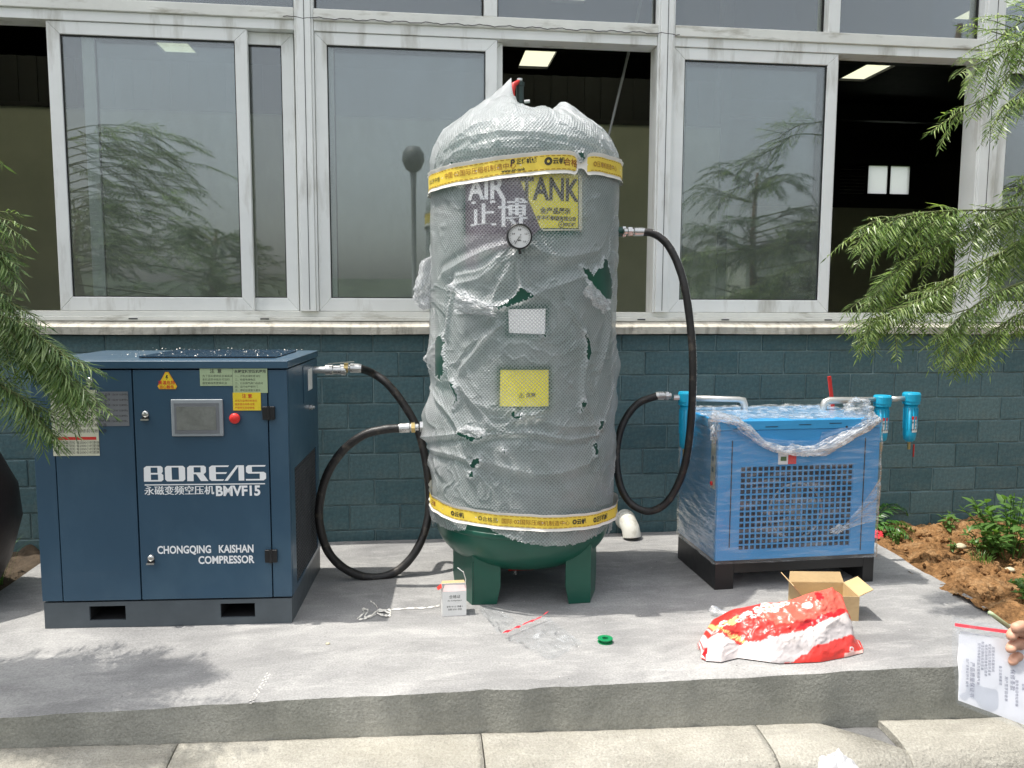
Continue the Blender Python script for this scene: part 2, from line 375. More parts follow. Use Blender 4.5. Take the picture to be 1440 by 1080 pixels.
def film_mat(name, streak_scale, stretch, lo=.03, hi=.5, cut=(.5, .75), c=(.8, .84, .88)):
    m, n, l, b = nodes(name); out = n['Material Output']
    b.inputs['Base Color'].default_value = (*c, 1); b.inputs['Roughness'].default_value = .3
    gl = n.new('ShaderNodeBsdfGlossy'); gl.inputs['Roughness'].default_value = .08
    tr = n.new('ShaderNodeBsdfTransparent'); tr.inputs[0].default_value = (.97, .98, .99, 1)
    fr = n.new('ShaderNodeFresnel'); fr.inputs[0].default_value = 1.45
    fm = n.new('ShaderNodeMath'); fm.operation = 'MULTIPLY'; fm.inputs[1].default_value = .55; l.new(fr.outputs[0], fm.inputs[0])
    m1 = n.new('ShaderNodeMixShader'); l.new(fm.outputs[0], m1.inputs[0]); l.new(tr.outputs[0], m1.inputs[1]); l.new(gl.outputs[0], m1.inputs[2])
    m2 = n.new('ShaderNodeMixShader'); l.new(m1.outputs[0], m2.inputs[1]); l.new(b.outputs[0], m2.inputs[2])
    rp = ramp(n, l, noise(n, l, streak_scale, 7, stretch, rough=.7, dist=.5), [(cut[0], lo), (cut[1], hi)]); l.new(rp.outputs[0], m2.inputs[0])
    u = n.new('ShaderNodeBump'); u.inputs['Strength'].default_value = .6; u.inputs['Distance'].default_value = .01
    l.new(noise(n, l, streak_scale, 6, stretch), u.inputs['Height'])
    l.new(u.outputs[0], gl.inputs['Normal']); l.new(u.outputs[0], b.inputs['Normal']); l.new(m2.outputs[0], out.inputs[0]); return m
M['stretch_film'] = film_mat('stretch_film', 5, (1.1, 1.1, 9), .05, .42, (.48, .80))
M['bunched_film'] = film_mat('bunched_film', 26, (1, 1, 2.2), .05, .50, (.42, .74), (.90, .92, .94))
M['bunched_film2'] = film_mat('pulled_film', 9, (1, 1, 6), .10, .55, (.4, .75))
M['clear_bag'] = film_mat('clear_zip_bag', 12, (1, 1, 1), .03, .40, (.55, .78))
M['bag_white'] = mat('white_plastic', (.52, .52, .53), .35, bmp=.2)
M['zip_red'] = mat('red_zip', (.75, .04, .06), .4)
M['strap_white'] = mat('white_strap', (.82, .79, .72), .5, var=.05)
M['strap_yellow'] = mat('yellow_strap_print', (.88, .66, .08), .45, var=.05)
def print_mat(name, rough=.35, bst=.3):
    m, n, l, b = nodes(name); a = n.new('ShaderNodeVertexColor'); a.layer_name = 'print'
    l.new(a.outputs[0], b.inputs['Base Color']); b.inputs['Roughness'].default_value = rough
    bump(n, l, b, noise(n, l, 30, 6), bst, .006); return m
M['sack_print'] = print_mat('printed_sack', .28, .55)

# ------------------------------------------------------------------ ground, slab, kerb
WY = 4.355           # face of the block wall
def slab():
    nx, ny = 160, 70
    xs = np.linspace(0, 1, nx); ys = np.linspace(0, 1, ny); S, T = np.meshgrid(ys, xs, indexing='ij')
    xl = -1.87; xr = 2.405+(2.51-2.405)*S
    X = xl + (xr-xl)*T; Y = 2.587 + (WY-2.587)*S
    Z = .0025*fbm(X*2, Y*2, 3)
    e = np.clip(1-S*ny/1.5, 0, 1); Y = Y + e*.006*fbm(X*9, Y*0, 5); Z = Z - e*.004
    e2 = np.clip(1-(1-T)*nx/1.5, 0, 1); X = X + e2*.010*fbm(Y*9, X*0, 8)
    o = link('concrete_slab', grid_mesh('concrete_slab', np.stack([X, Y, Z], -1)), M['slab']); tag(o, kind='structure')
    # skirt faces
    def skirt(line, dirv):
        k = 6; L = np.array(line); V = []
        for j in range(k):
            q = L.copy(); q[:, 2] = L[:, 2] - .40*j/(k-1)
            if j: q[:, :2] += np.array(dirv)*(.004 + .005*fbm(L[:, 0]*7+L[:, 1]*7, np.full(len(L), j*1.3), 6))[:, None]
            V.append(q)
        return grid_mesh('slab_side', np.array(V))
    P = np.stack([X, Y, Z], -1)
    for line, d in ((P[0], (0, -1)), (P[:, -1], (1, 0)), (P[:, 0], (-1, 0))):
        s = link('slab_side', skirt(line, d), M['slab_side'], o)
slab()
def kz(x): return -.150 - .029*(x-.265)
def kerbs():
    root = thing('kerb', None, None); del_keys = [k for k in ('label', 'category') if k in root]; tag(root, kind='structure')
    prof = [(2.583, -.3), (2.583, -.004), (2.57, -.001), (2.52, -.003), (2.46, -.008), (2.42, -.016), (2.385, -.032), (2.36, -.060), (2.33, -.16), (2.31, -.26), (2.30, -.36)]
    def stone(x0, x1, m, dz=0, slant=0, name='kerb_stone'):
        k = 40; V = []
        for i in range(k+1):
            t = i/k; row = []
            for (y, z) in prof:
                sx = slant*(2.583-y) if i == k else 0
                x = x0+(x1-x0)*t + sx*t
                nz = .0009*math.sin(x*5+y*20)+.0005*math.sin(x*61+y*90)
                end = 0
                row.append((x, y + nz, z+kz(x)+dz-end+nz))
            V.append(row)
        me = grid_mesh(name, np.array(V))
        b = bmesh.new(); b.from_mesh(me); b.verts.ensure_lookup_table(); n = len(prof)
        b.faces.new([b.verts[j] for j in range(n)]); b.faces.new([b.verts[k*n+j] for j in reversed(range(n))])
        bmesh.ops.recalc_face_normals(b, faces=b.faces); b.to_mesh(me); b.free()
        o = link(name, me, m, root); return o
    js = [onY(245, 1062, 2.53)[0], onY(678, 1042, 2.53)[0], onY(1070, 1030, 2.53)[0]]
    x4 = onY(1150, 1020, 2.56)[0]; x5 = onY(1246, 1040, 2.53)[0]
    stone(js[0]-1.05, js[0]-.002, M['kerb']); stone(js[0]-2.1, js[0]-1.052, M['kerb'])
    stone(js[0]+.002, js[1]-.002, M['kerb']); stone(js[1]+.002, js[2]-.002, M['kerb'])
    stone(js[2]+.002, x4, M['kerb'], slant=1.45)
    stone(x4-.02, x5-.003, M['kerb_dark'], -.022, name='shadow_stone')  # darker stone: the kerb's diagonal shadow put into its colour
    stone(x5, onY(1440, 1030, 2.53)[0]-.022, M['kerb'], .002); stone(onY(1440, 1030, 2.53)[0]-.02, 3.2, M['kerb'])
    f = MB().box(-4, 3.2, 2.44, 2.582, -.6, -.24).build('bedding', M['kerb_dark'], root)
kerbs()
# road sheet to the horizon and verges
g = MB(); g.add([(-400, -400, -.44), (400, -400, -.44), (400, 2.5, -.44), (-400, 2.5, -.44)], [(0, 1, 2, 3)])
tag(g.build('road', M['asphalt']), kind='structure')
g = MB(); g.add([(-400, 2.505, -.46), (400, 2.505, -.46), (400, 400, -.46), (-400, 400, -.46)], [(0, 1, 2, 3)])
tag(g.build('ground', M['ground']), kind='structure')
g = MB(); g.add([(-400, -400, -.32), (400, -400, -.32), (400, -6.5, -.32), (-400, -6.5, -.32)], [(0, 1, 2, 3)])
tag(g.build('grass_verge', M['ground']), kind='structure')
def soil_patch(name, x0, x1, y0, y1, base, seed, n=130, m='soil'):
    xs = np.linspace(x0, x1, n); ys = np.linspace(y0, y1, n); X, Y = np.meshgrid(xs, ys, indexing='ij')
    Z = base + .030*fbm(X*3, Y*3, seed) + .020*fbm(X*14, Y*14, seed+9, 4) + .012*np.abs(fbm(X*40, Y*40, seed+5, 2))
    o = link(name, grid_mesh(name, np.stack([X, Y, Z], -1)), M[m]); tag(o, kind='structure')
soil_patch('soil', 2.38, 5.6, 2.45, WY+.01, -.012, 21, 240)
soil_patch('soil', -4.2, -1.85, 2.45, WY+.01, -.02, 31, 120, 'soil_dark')
def clods():
    mb = MB(); r = random.Random(5)
    ico = bmesh.new(); bmesh.ops.create_icosphere(ico, subdivisions=1, radius=1); V = [v.co.copy() for v in ico.verts]; F = [tuple(v.index for v in f.verts) for f in ico.faces]; ico.free()
    for i in range(900):
        x = r.uniform(2.47, 4.6); y = r.uniform(2.6, 4.33); s = r.uniform(.004, .016) * (2.0 if r.random() < .06 else 1)
        if x < 2.42+(y-2.587)*.06+.02: continue
        mb.add([(x+v.x*s*r.uniform(.7, 1.3), y+v.y*s*r.uniform(.7, 1.3), .0+v.z*s*.7+r.uniform(-.005, .012)) for v in V], F)
    o = mb.build('soil_clods', M['soil'], smooth=False); tag(o, 'orange brown lumps of earth scattered over the soil beside the slab', 'soil', kind='stuff')
clods()

# ------------------------------------------------------------------ the building
B = thing('factory_building', 'factory building with teal block wall and white sliding windows', 'building')
def wall():
    P, RH, J = .272, .1405, .006
    zj = [-.075, .062, .2, .34, .484, .62, .757, .901, 1.033, 1.128]
    mb = MB().box(-4.2, 6.0, WY+.006, WY+.2, -.45, 1.125); mb.build('mortar_bed', M['mortar'], B)
    cache = {}
    def blk(w, h):
        k = (round(w, 3), round(h, 3))
        if k not in cache:
            me = MB().box(-w/2, w/2, 0, .08, -h/2, h/2).mesh('block')
            bm = bmesh.new(); bm.from_mesh(me)
            bmesh.ops.bevel(bm, geom=[e for e in bm.edges], offset=.004, segments=1, affect='EDGES'); bm.to_mesh(me); bm.free()
            me.materials.append(M['block']); cache[k] = me
        return cache[k]
    r = random.Random(2)
    for i in range(len(zj)-1):
        z0, z1 = zj[i], zj[i+1]; ph = -.095 if (len(zj)-2-i) % 2 == 1 else -.231
        if i == 8: ph = -.231
        k0 = math.floor((-3.2-ph)/P); k1 = math.ceil((4.3-ph)/P)
        for k in range(k0, k1):
            x = ph+(k+.5)*P
            if i < 1 and k % 2: pass
            o = bpy.data.objects.new('block', blk(P-J, z1-z0-J)); col.objects.link(o); o.parent = B
            o.location = (x, WY-.001+r.uniform(-.0015, .0015), (z0+z1)/2); o.rotation_euler = (r.uniform(-.004, .004), 0, 0)
wall()
def windows():
    def box(name, m, x0, x1, y0, y1, z0, z1, parent=B, bev=.004): return MB().box(x0, x1, y0, y1, z0, z1).build(name, m, parent, bevel=bev)
    # sill: projecting cap and the sloped apron up to the frame
    s = MB(); pr = [(4.298, 1.132), (4.298, 1.170), (4.306, 1.176), (4.375, 1.198), (4.60, 1.198), (4.60, 1.132)]
    nx = 90; V = []
    for i in range(nx+1):
        x = -4.2+10.2*i/nx; V.append([(x, y+.0015*math.sin(x*9+z*50), z+.0015*math.sin(x*5.3)) for y, z in pr+pr[:1]])
    me = grid_mesh('window_sill', np.array(V)); me.polygons.foreach_set('use_smooth', [False]*len(me.polygons)); link('window_sill', me, M['sill'], B)
    box('bottom_rail', M['frame_dirty'], -4.2, 6, 4.366, 4.50, 1.199, 1.222)
    box('bottom_track', M['frame_dirty'], -4.2, 6, 4.380, 4.50, 1.2225, 1.250, bev=.003)
    # posts
    posts = [(-2.62, -2.50), (-.608, -.512), (1.305, 1.400), (3.195, 3.325), (5.10, 5.22)]
    for a, b in posts:
        box('window_post', M['frame'], a+.012, b-.012, 4.355, 4.52, 1.2505, 3.6)
        w = (b-a)
        box('post_flange', M['frame'], a, a+.0115, 4.368, 4.50, 1.2505, 3.6, bev=.002)
        box('post_flange', M['frame'], b-.0115, b, 4.368, 4.50, 1.2505, 3.6, bev=.002)
        # drip groove
        box('post_groove', M['black_gasket'], a+w*.52, a+w*.52+.003, 4.3535, 4.356, 1.26, 3.6, bev=0)
    spans = [(-2.5, -.608), (-.512, 1.305), (1.400, 3.195), (3.325, 5.10), (-4.2, -2.62)]
    for k, (a, b) in enumerate(spans):
        box('transom', M['frame_dirty'], a+.001, b-.001, 4.362, 4.52, 2.735, 2.792)
        box('head_rail', M['frame'], a+.001, b-.001, 4.376, 4.50, 2.685, 2.7345, bev=.003)
        mx = (a+b)/2+(.005)
        box('mullion', M['frame'], mx-.034, mx+.034, 4.366, 4.50, 2.793, 3.6)
        box('head', M['frame'], a, b, 4.37, 4.5, 3.56, 3.6, bev=0)
        for (c, d) in ((a, mx-.034), (mx+.034, b)):
            gl = MB(); gl.box(c+.001, d-.001, 4.43, 4.436, 2.793, 3.56); gl.build('transom_pane', M['glass'], B)
            gk = MB(); gk.box(c+.002, c+.01, 4.42, 4.4295, 2.793, 3.56); gk.box(d-.01, d-.002, 4.42, 4.4295, 2.793, 3.56); gk.box(c+.01, d-.01, 4.42, 4.4295, 2.793, 2.801); gk.build('gasket', M['black_gasket'], B)
    MB().box(-4.2, 6, 4.36, 4.60, 3.601, 4.3).build('upper_wall', M['partition'], B)
    def sash(x0, x1, y, fw=.062, z0=1.2515, z1=2.683, bw=.070, latch=None):
        d = .034
        fr = MB()
        o = [(x0, z0), (x1, z0), (x1, z1), (x0, z1)]; i = [(x0+fw, z0+bw), (x1-fw, z0+bw), (x1-fw, z1-fw), (x0+fw, z1-fw)]
        for k in range(4):          # mitred rails, each its own closed piece
            a, b, c, e = o[k], o[(k+1) % 4], i[(k+1) % 4], i[k]
            fr.prism([a, b, c, e], y, y+d)
        f = fr.build('sash', M['frame'], B, bevel=.0035)
        g = MB(); t = .010
        g.box(i[0][0], i[1][0], y+.008, y+.014, i[0][1], i[0][1]+t*.5); g.box(i[0][0], i[1][0], y+.008, y+.014, i[3][1]-t*.6, i[3][1])
        g.box(i[0][0], i[0][0]+t*.5, y+.008, y+.014, i[0][1]+t*.5, i[3][1]-t*.6); g.box(i[1][0]-t*.5, i[1][0], y+.008, y+.014, i[0][1]+t*.5, i[3][1]-t*.6)
        g.build('gasket', M['black_gasket'], f)
        MB().box(i[0][0], i[1][0], y+.015, y+.020, i[0][1], i[3][1]).build('glass_pane', M['glass'], f)
        if latch:
            lx, lz = latch; MB().box(lx-.009, lx+.009, y-.008, y-.0005, lz-.045, lz+.045).build('latch', M['strap_white'], f, bevel=.003)
        return f
    Yf, Yr = 4.384, 4.428
    sash(-1.812, -.846, Yf); sash(-1.665, -.622, Yr, latch=(-1.610, 1.86))
    sash(-.510, .437, Yf); sash(-.480, .470, Yr)
    sash(1.402, 2.345, Yf, latch=None); sash(1.425, 2.372, Yr)
    sash(3.327, 4.25, Yf); sash(4.2, 5.09, Yr)
    # small drain slots and keepers on the bottom rail
    for px in (187, 372, 902, 1020, 1165):
        p = onY(px, 441, 4.366)
        MB().box(p[0]-.022, p[0]+.022, 4.363, 4.3655, 1.207, 1.213).build('drain_slot', M['black_gasket'], B)
    # cable run along the transom
    pts = [(-.66+i*.02, 4.356, 2.742+.0035*math.sin(i*.9)+.002*math.sin(i*2.3)) for i in range(0, 105)]
    MB().tube(pts, .0022, 5).build('cable', M['black'], B)
windows()
def interior():
    # roof with skylight openings, floor, far walls
    Zc = 6.0; X0, X1, Y0, Y1 = -14, 22, 4.6, 20.1
    MB().box(X0, X1, Y0, Y1, -.3, -.25).build('interior_floor', M['interior_floor'], B)
    sk = []
    for (px, py, w, dy) in ((240, 52, .62, 1.6), (765, 80, .62, 1.5), (1222, 96, .70, 1.6), (1105, 14, .62, 1.6), (790, 8, .6, 1.3)):
        p = onZ(px, py, Zc); sk.append((p[0]-w/2, p[0]+w/2, p[1]-dy/2, p[1]+dy/2))
    # skylight rows and an added fill row: openings cut as a grid of roof strips
    rows = sorted({round(s[2], 1) for s in sk})
    ybands = [(5.3, 8.9), (11.6, 13.0), (15.4, 16.6)]  # first band is out of view, added to brighten the partition
    xo = [onY(240, 52, 15.9)[0], onY(765, 80, 15.9)[0], onY(1222, 96, 15.9)[0]]
    pitch = (xo[2]-xo[0])/2; xs = [xo[0]+k*pitch for k in range(-2, 4)]
    y = Y0; mb = MB(); sl = MB(); panes = []
    for (a, b) in ybands:
        mb.box(X0, X1, y, a, Zc, Zc+.05)
        xx = X0
        for c in xs:
            hw_ = 1.15 if a < 6 else .30; c0, c1 = c-hw_, c+hw_
            mb.box(xx, c0, a, b, Zc, Zc+.05); panes.append((c0, c1, a, b)); xx = c1
        mb.box(xx, X1, a, b, Zc, Zc+.05); y = b
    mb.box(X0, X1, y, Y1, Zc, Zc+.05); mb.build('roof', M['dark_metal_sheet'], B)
    for (a, b, c, d) in panes: MB().box(a, b, c, d, Zc+.052, Zc+.056).build('skylight_and_fill', M['skylight_and_fill'], B)
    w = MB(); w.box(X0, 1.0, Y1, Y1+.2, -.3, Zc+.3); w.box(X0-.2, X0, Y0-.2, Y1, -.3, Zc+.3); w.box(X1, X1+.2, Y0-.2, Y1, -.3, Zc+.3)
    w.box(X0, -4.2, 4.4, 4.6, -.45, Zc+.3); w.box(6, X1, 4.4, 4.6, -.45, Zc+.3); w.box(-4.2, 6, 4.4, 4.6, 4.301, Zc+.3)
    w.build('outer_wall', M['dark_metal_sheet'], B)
    # purlins and beams
    for yb in (9.2, 13.9, 18.2): MB().box(X0, X1, yb, yb+.18, Zc-.42, Zc-.03).build('roof_beam', M['steel_dark'], B)
    # partition: pale panels below, corrugated dark sheet above
    D = 9.6; zt = onY(500, 164, D)[2]; zk = onY(760, 104, D)[2]; xr = onY(1012, 200, D)[0]
    MB().box(X0, xr, D, D+.1, -.25, zt).build('partition', M['partition'], B)
    mb = MB(); x = X0
    while x < xr:
        mb.box(x, x+.10, D+.04, D+.07, zt+.05, zk); mb.box(x+.10, x+.2, D+.055, D+.10, zt+.05, zk); x += .2
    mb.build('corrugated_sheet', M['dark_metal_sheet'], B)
    MB().box(X0, xr, D-.02, D+.0, zt, zt+.05).build('partition_rail', M['steel_dark'], B)
    MB().box(xr, xr+.12, D-.02, D+.12, -.25, Zc-.45).build('steel_column', M['steel_dark'], B)
    # far wall to the right: pale dado, window and louvre
    D2 = 20.0; z2 = onY(1250, 293, D2)[2]; xc = onY(1380, 300, D2)[0]
    a0, a1 = onY(1220, 272, D2), onY(1280, 234, D2); l0, l1 = onY(1180, 274, D2), onY(1216, 232, D2)
    MB().box(1.0, X1, D2, D2+.1, -.25, z2).build('partition', M['partition'], B)
    mb = MB(); mb.box(1.0, a0[0], D2+.02, D2+.1, z2, Zc); mb.box(a1[0], X1, D2+.02, D2+.1, z2, Zc)
    mb.box(a0[0], a1[0], D2+.02, D2+.1, z2, a0[2]); mb.box(a0[0], a1[0], D2+.02, D2+.1, a1[2], Zc); mb.build('end_wall', M['dark_metal_sheet'], B)
    f = MB(); t = .05
    f.box(a0[0]-t, a0[0], D2, D2+.04, a0[2]-t, a1[2]+t); f.box(a1[0], a1[0]+t, D2, D2+.04, a0[2]-t, a1[2]+t)
    m = (a0[0]+a1[0])/2; f.box(m-.04, m+.04, D2, D2+.04, a0[2], a1[2]); f.box(a0[0], a1[0], D2, D2+.04, a1[2], a1[2]+t); f.box(a0[0], a1[0], D2, D2+.04, a0[2]-t, a0[2])
    ff = f.build('inner_window', M['steel_dark'], B)
    lv = MB(); n = 9
    for k in range(n):
        z = l0[2]+(l1[2]-l0[2])*(k+.5)/n; lv.bar((l0[0], D2-.02, z), (l1[0], D2-.02, z), .05, .012)
    lv.build('louvre', M['rod'], B)
    MB().box(a0[0]+.001, m-.041, D2+.01, D2+.014, a0[2], a1[2]).build('inner_pane', M['curtain_white'], ff); MB().box(m+.041, a1[0]-.001, D2+.01, D2+.014, a0[2], a1[2]).build('inner_pane', M['curtain_white'], ff)
interior()
# rod leaning inside the open middle window
a = onY(886, 66, 4.62); b = onY(846, 232, 4.75)
rt = MB(); d = (np.array(b)-np.array(a)); rt.tube([a-d*.5, b+d*2.2], .008, 8)
tag(rt.build('leaning_rod', M['rod'], smooth=True), 'thin grey rod slanting inside the open window behind the tank', 'rod')

# ------------------------------------------------------------------ compressor (left)
def compressor():
    ox, oy, rz = -1.482, 3.284, math.atan2(-.050, .976)
    T = thing('air_compressor', 'dark blue screw air compressor cabinet on a grey base, lettered BOREAS', 'air compressor', (ox, oy, 0), rz)
    W, Dp, H = .977, .675, 1.038
    def lx(X): return (X-ox)/math.cos(rz)
    # pixel of the photograph -> local point on the front panel, then fixed in the cabinet's own frame
    c, s_ = math.cos(rz), math.sin(rz); n = np.array([s_, -c, 0.0])
    def L(px, py):
        d = ray(px, py); o = np.array([ox, oy, 0.0]); t = ((o-CAM)@n)/(d@n); p = CAM+d*t-o
        return p[0]*c+p[1]*s_, p[2]
    blue = M['compressor_blue']
    hole = [(.170, .028, .335, .078), (.690, .028, .830, .078)]
    # grey base with two fork openings: front face built as strips around them
    b = MB(); zt = .105; xs = [0.004, .178, .318, .690, .826, W-.004]; z0, z1 = .030, .088
    b.box(xs[0], xs[-1], .002, .012, 0, z0); b.box(xs[0], xs[-1], .002, .012, z1, zt)
    for i in (0, 2, 4): b.box(xs[i], xs[i+1], .002, .012, z0, z1)
    b.box(xs[0], xs[0]+.01, .0121, Dp, 0, zt); b.box(xs[-1]-.01, xs[-1], .0121, Dp, 0, zt); b.box(xs[0]+.01, xs[-1]-.01, Dp-.01, Dp, 0, zt)
    b.build('base_frame', M['compressor_base'], T)
    for i in (1, 3):
        q = MB(); q.box(xs[i]-.004, xs[i+1]+.004, .0121, Dp*.9, z0-.004, z0); q.box(xs[i]-.004, xs[i+1]+.004, .0121, Dp*.9, z1, z1+.004)
        q.box(xs[i]-.004, xs[i]-.001, .0121, Dp*.9, z0, z1); q.box(xs[i+1]+.001, xs[i+1]+.004, .0121, Dp*.9, z0, z1); q.build('fork_pocket', M['void'], T)
    # cabinet shell: back, corners, sides
    k = MB(); k.box(.012, W-.014, .020, Dp-.004, .106, 1.0); k.build('cabinet_core', M['void'], T)
    d0 = L(80.5, 680)[0]; d1 = L(192.5, 680)[0]; d2 = L(380, 680)[0]
    zb, zt2 = .112, 1.034
    def panel(name, x0, x1, y0=0, y1=.018, za=zb, zz=zt2): return MB().box(x0, x1, y0, y1, za, zz).build(name, blue, T, bevel=.0025)
    panel('corner_panel', .0, d0-.003); dl = panel('door', d0+.001, d1-.003, -.002); dr = panel('door', d1+.002, d2-.003, -.002); panel('corner_panel', d2+.001, W-.001)
    panel('side_panel', 0, .010, .0185, Dp-.001); MB().box(.011, W-.012, Dp-.003, Dp, zb, zt2).build('back_panel', blue, T)
    # right side panel as strips round the grille and the outlet plate
    sx0, sx1 = W-.010, W
    gy0, gy1, gz0, gz1 = .10, .60, .13, .62
    sp = MB(); sp.box(sx0, sx1, .0185, gy0, zb, zt2); sp.box(sx0, sx1, gy1, Dp-.001, zb, zt2); sp.box(sx0, sx1, gy0, gy1, zb, gz0); sp.box(sx0, sx1, gy0, gy1, gz1, zt2)
    sp.build('side_panel', blue, T)
    g = MB()
    for i in range(17): y = gy0+(gy1-gy0)*(i+.5)/17; g.box(sx0+.003, sx1-.002, y-.0014, y+.0014, gz0, gz1)
    for i in range(30): z = gz0+(gz1-gz0)*(i+.5)/30; g.box(sx0+.0045, sx1-.0035, gy0, gy1, z-.0012, z+.0012)
    tag(g.build('side_grille', M['grille_line'], T), kind='stuff')
    MB().box(sx1+.0005, sx1+.003, .32, Dp-.02, .86, 1.02).build('outlet_panel', blue, T, bevel=.001)
    MB().box(sx1+.0032, sx1+.004, .42, .52, .905, 1.00).build('side_label', M['white_paper'], T)
    MB().lathe([(.012, 0), (.012, .012), (.007, .014), (.007, .022)], (sx1+.001, .46, .825), 'x', 12).build('side_lock', M['chrome'], T)
    # lid with vent grille on top
    zl = 1.040
    l = MB(); l.box(-.001, W+.005, -.010, Dp+.004, zl, zl+.030); l.build('lid', blue, T, bevel=.003)
    vg = MB(); x0, x1, y0, y1 = .36, .90, .14, .58
    for i in range(46): x = x0+(x1-x0)*i/45; vg.box(x-.0022, x+.0022, y0, y1, zl+.0335, zl+.0365)
    for i in range(24): y = y0+(y1-y0)*i/23; vg.box(x0, x1, y-.002, y+.002, zl+.037, zl+.0395)
    tag(vg.build('top_grille', blue, T), kind='stuff')
    MB().box(x0, x1, y0, y1, zl+.0308, zl+.0325).build('vent_opening', M['void'], T)
    # fittings on the doors
    def patch(name, px0, py0, px1, py1, m, y=-.0035, th=.0012, parent=T, bev=0):
        a = L(px0, py1); b = L(px1, py0); return MB().box(a[0], b[0], y-th, y, a[1], b[1]).build(name, m, parent, bevel=bev)
    s = patch('display', 243.5, 561, 314, 613, M['screen_bezel'], -.0025, .012, bev=.003)
    patch('display_frame', 248, 566, 309, 609, M['grey_label'], -.0148, .0015, s); patch('display_screen', 251, 571, 305, 604, M['screen'], -.0165, .0008, s)
    p = L(332, 587.5); MB().lathe([(.013, 0), (.013, .010), (.020, .012), (.021, .018), (.018, .023), (.009, .026), (0, .027)], (p[0], -.0035, p[1]), 'y', 28).build('stop_button', M['red_button'], T, smooth=True)
    a = L(235, 519); b_ = L(220, 547); c_ = L(252, 547)
    tri = [b_, c_, a]; q = MB()
    def rtri(k): m = ((a[0]+b_[0]+c_[0])/3, (a[1]+b_[1]+c_[1])/3); return [(m[0]+(x-m[0])*k, m[1]+(z-m[1])*k) for x, z in tri]
    def trim(pts, r=.14):
        o = []
        for i in range(3):
            p0, p1, p2 = pts[i-1], pts[i], pts[(i+1) % 3]
            o += [(p1[0]+(p0[0]-p1[0])*r, p1[1]+(p0[1]-p1[1])*r), (p1[0]+(p2[0]-p1[0])*r, p1[1]+(p2[1]-p1[1])*r)]
        return o
    w = q.prism(trim(rtri(1.0)), -.0045, -.0033).build('warning_triangle', M['orange_label'], T)
    MB().prism(trim(rtri(.86), .1), -.0052, -.0046).build('triangle_face', M['yellow_label'], w)
    bolt = [(-.002, .030), (.004, .030), (.001, .022), (.005, .022), (-.003, .008), (-.001, .018), (-.005, .018)]
    mx, mz = (a[0]+b_[0]+c_[0])/3, (a[1]+b_[1]+c_[1])/3
    MB().prism([(mx+x, mz+z*.9+.002) for x, z in bolt], -.0056, -.0053).build('bolt_mark', M['dark_print'], w)
    def txt(name, s, px, py, h, m, par=T, y=-.0052, bold=0, align='LEFT', sp=1, wid=1):
        p = L(px, py); return text_obj(name, s, h, m, par, lambda a, b: (p[0]+a, y, p[1]+b), bold, align, sp, wid)
    txt('lettering', '高温危险', 235, 540, .016, M['red_print'], w, -.0057, .0003, 'CENTER'); txt('lettering', '当心触电', 235, 545.5, .014, M['red_print'], w, -.0057, .0002, 'CENTER')
    l1 = patch('label', 282, 517.5, 327, 542.5, M['green_label']); l2 = patch('label', 328.5, 517.5, 376, 552.5, M['green_label']); l3 = patch('label', 328.5, 551.8, 367, 577, M['yellow_label'], -.0049)
    txt('lettering', '注 意', 304, 524, .018, M['dark_print'], l1, -.0049, .0003, 'CENTER', 1.3)
    for k_, t in enumerate(['为了您的使用安全请阅读', '本机说明书后方可运行', '请定期保养更换机油']): txt('lettering', t, 285, 530+k_*5, .0105, M['dark_print'], l1, -.0049)
    txt('lettering', '永磁变频空压机使用', 330, 524, .0135, M['dark_print'], l2, -.0049, .0003)
    for k_, t in enumerate(['一、开机前请检查油位', '二、检查电源电压', '三、打开排气阀门后启动', '四、运行中严禁开门', '五、停机后排放冷凝水']): txt('lettering', t, 331, 530+k_*5, .0098, M['dark_print'], l2, -.0049)
    txt('lettering', '注 意', 348, 559, .018, M['red_print'], l3, -.0064, .0003, 'CENTER')
    for k_, t in enumerate(['本机为变频控制请勿', '随意更改参数设置', '严禁带压拆卸管路']): txt('lettering', t, 331, 564.5+k_*5, .0095, M['red_print'], l3, -.0064)
    l4 = patch('label', 76, 548, 136.5, 641, M['cream_label']); patch('red_bar', 80, 614, 136, 618.5, M['red_print'], -.0048, .0006, l4)
    for k_ in range(7): txt('lettering', '机器须接地 维修前切断电源', 80, 560+k_*8, .0155, M['dark_print'], l4, -.0049)
    for k_ in range(4): txt('lettering', '机组保养须知 每2000小时更换', 79, 624+k_*4.6, .0125, M['dark_print'], l4, -.0049)
    l5 = patch('rating_plate', 136.8, 550.5, 180.5, 599, M['grey_label'])
    for k_ in range(6): txt('lettering', '型号 功率 15kW 0.8MPa', 139, 556+k_*7.5, .0108, M['dark_print'], l5, -.0049)
    # locks and hinges
    for (x, y) in ((127, 535), (205.5, 582), (213.3, 784)):
        p = L(x, y); k_ = MB().lathe([(.013, 0), (.013, .008), (.010, .011), (.004, .012)], (p[0], -.0025, p[1]), 'y', 20).build('lock', M['chrome'], T, smooth=True)
        MB().box(p[0]-.015, p[0]+.015, -.020, -.0135, p[1]-.024, p[1]-.018).build('lock_tab', M['chrome'], k_); MB().box(p[0]-.014, p[0]+.012, -.010, -.0033, p[1]-.022, p[1]-.012).build('lock_body', M['black'], k_)
    for (x, y) in ((378.5, 580.5), (382, 781)):
        p = L(x, y); h = MB(); h.box(p[0]-.024, p[0]-.002, -.014, -.0028, p[1]-.026, p[1]+.026); h.box(p[0]+.002, p[0]+.024, -.014, -.0008, p[1]-.026, p[1]+.026)
        hh = h.build('hinge', M['black'], T, bevel=.002); MB().tube([(p[0], -.013, p[1]-.027), (p[0], -.013, p[1]+.028)], .006, 10).build('hinge_pin', M['black'], hh)
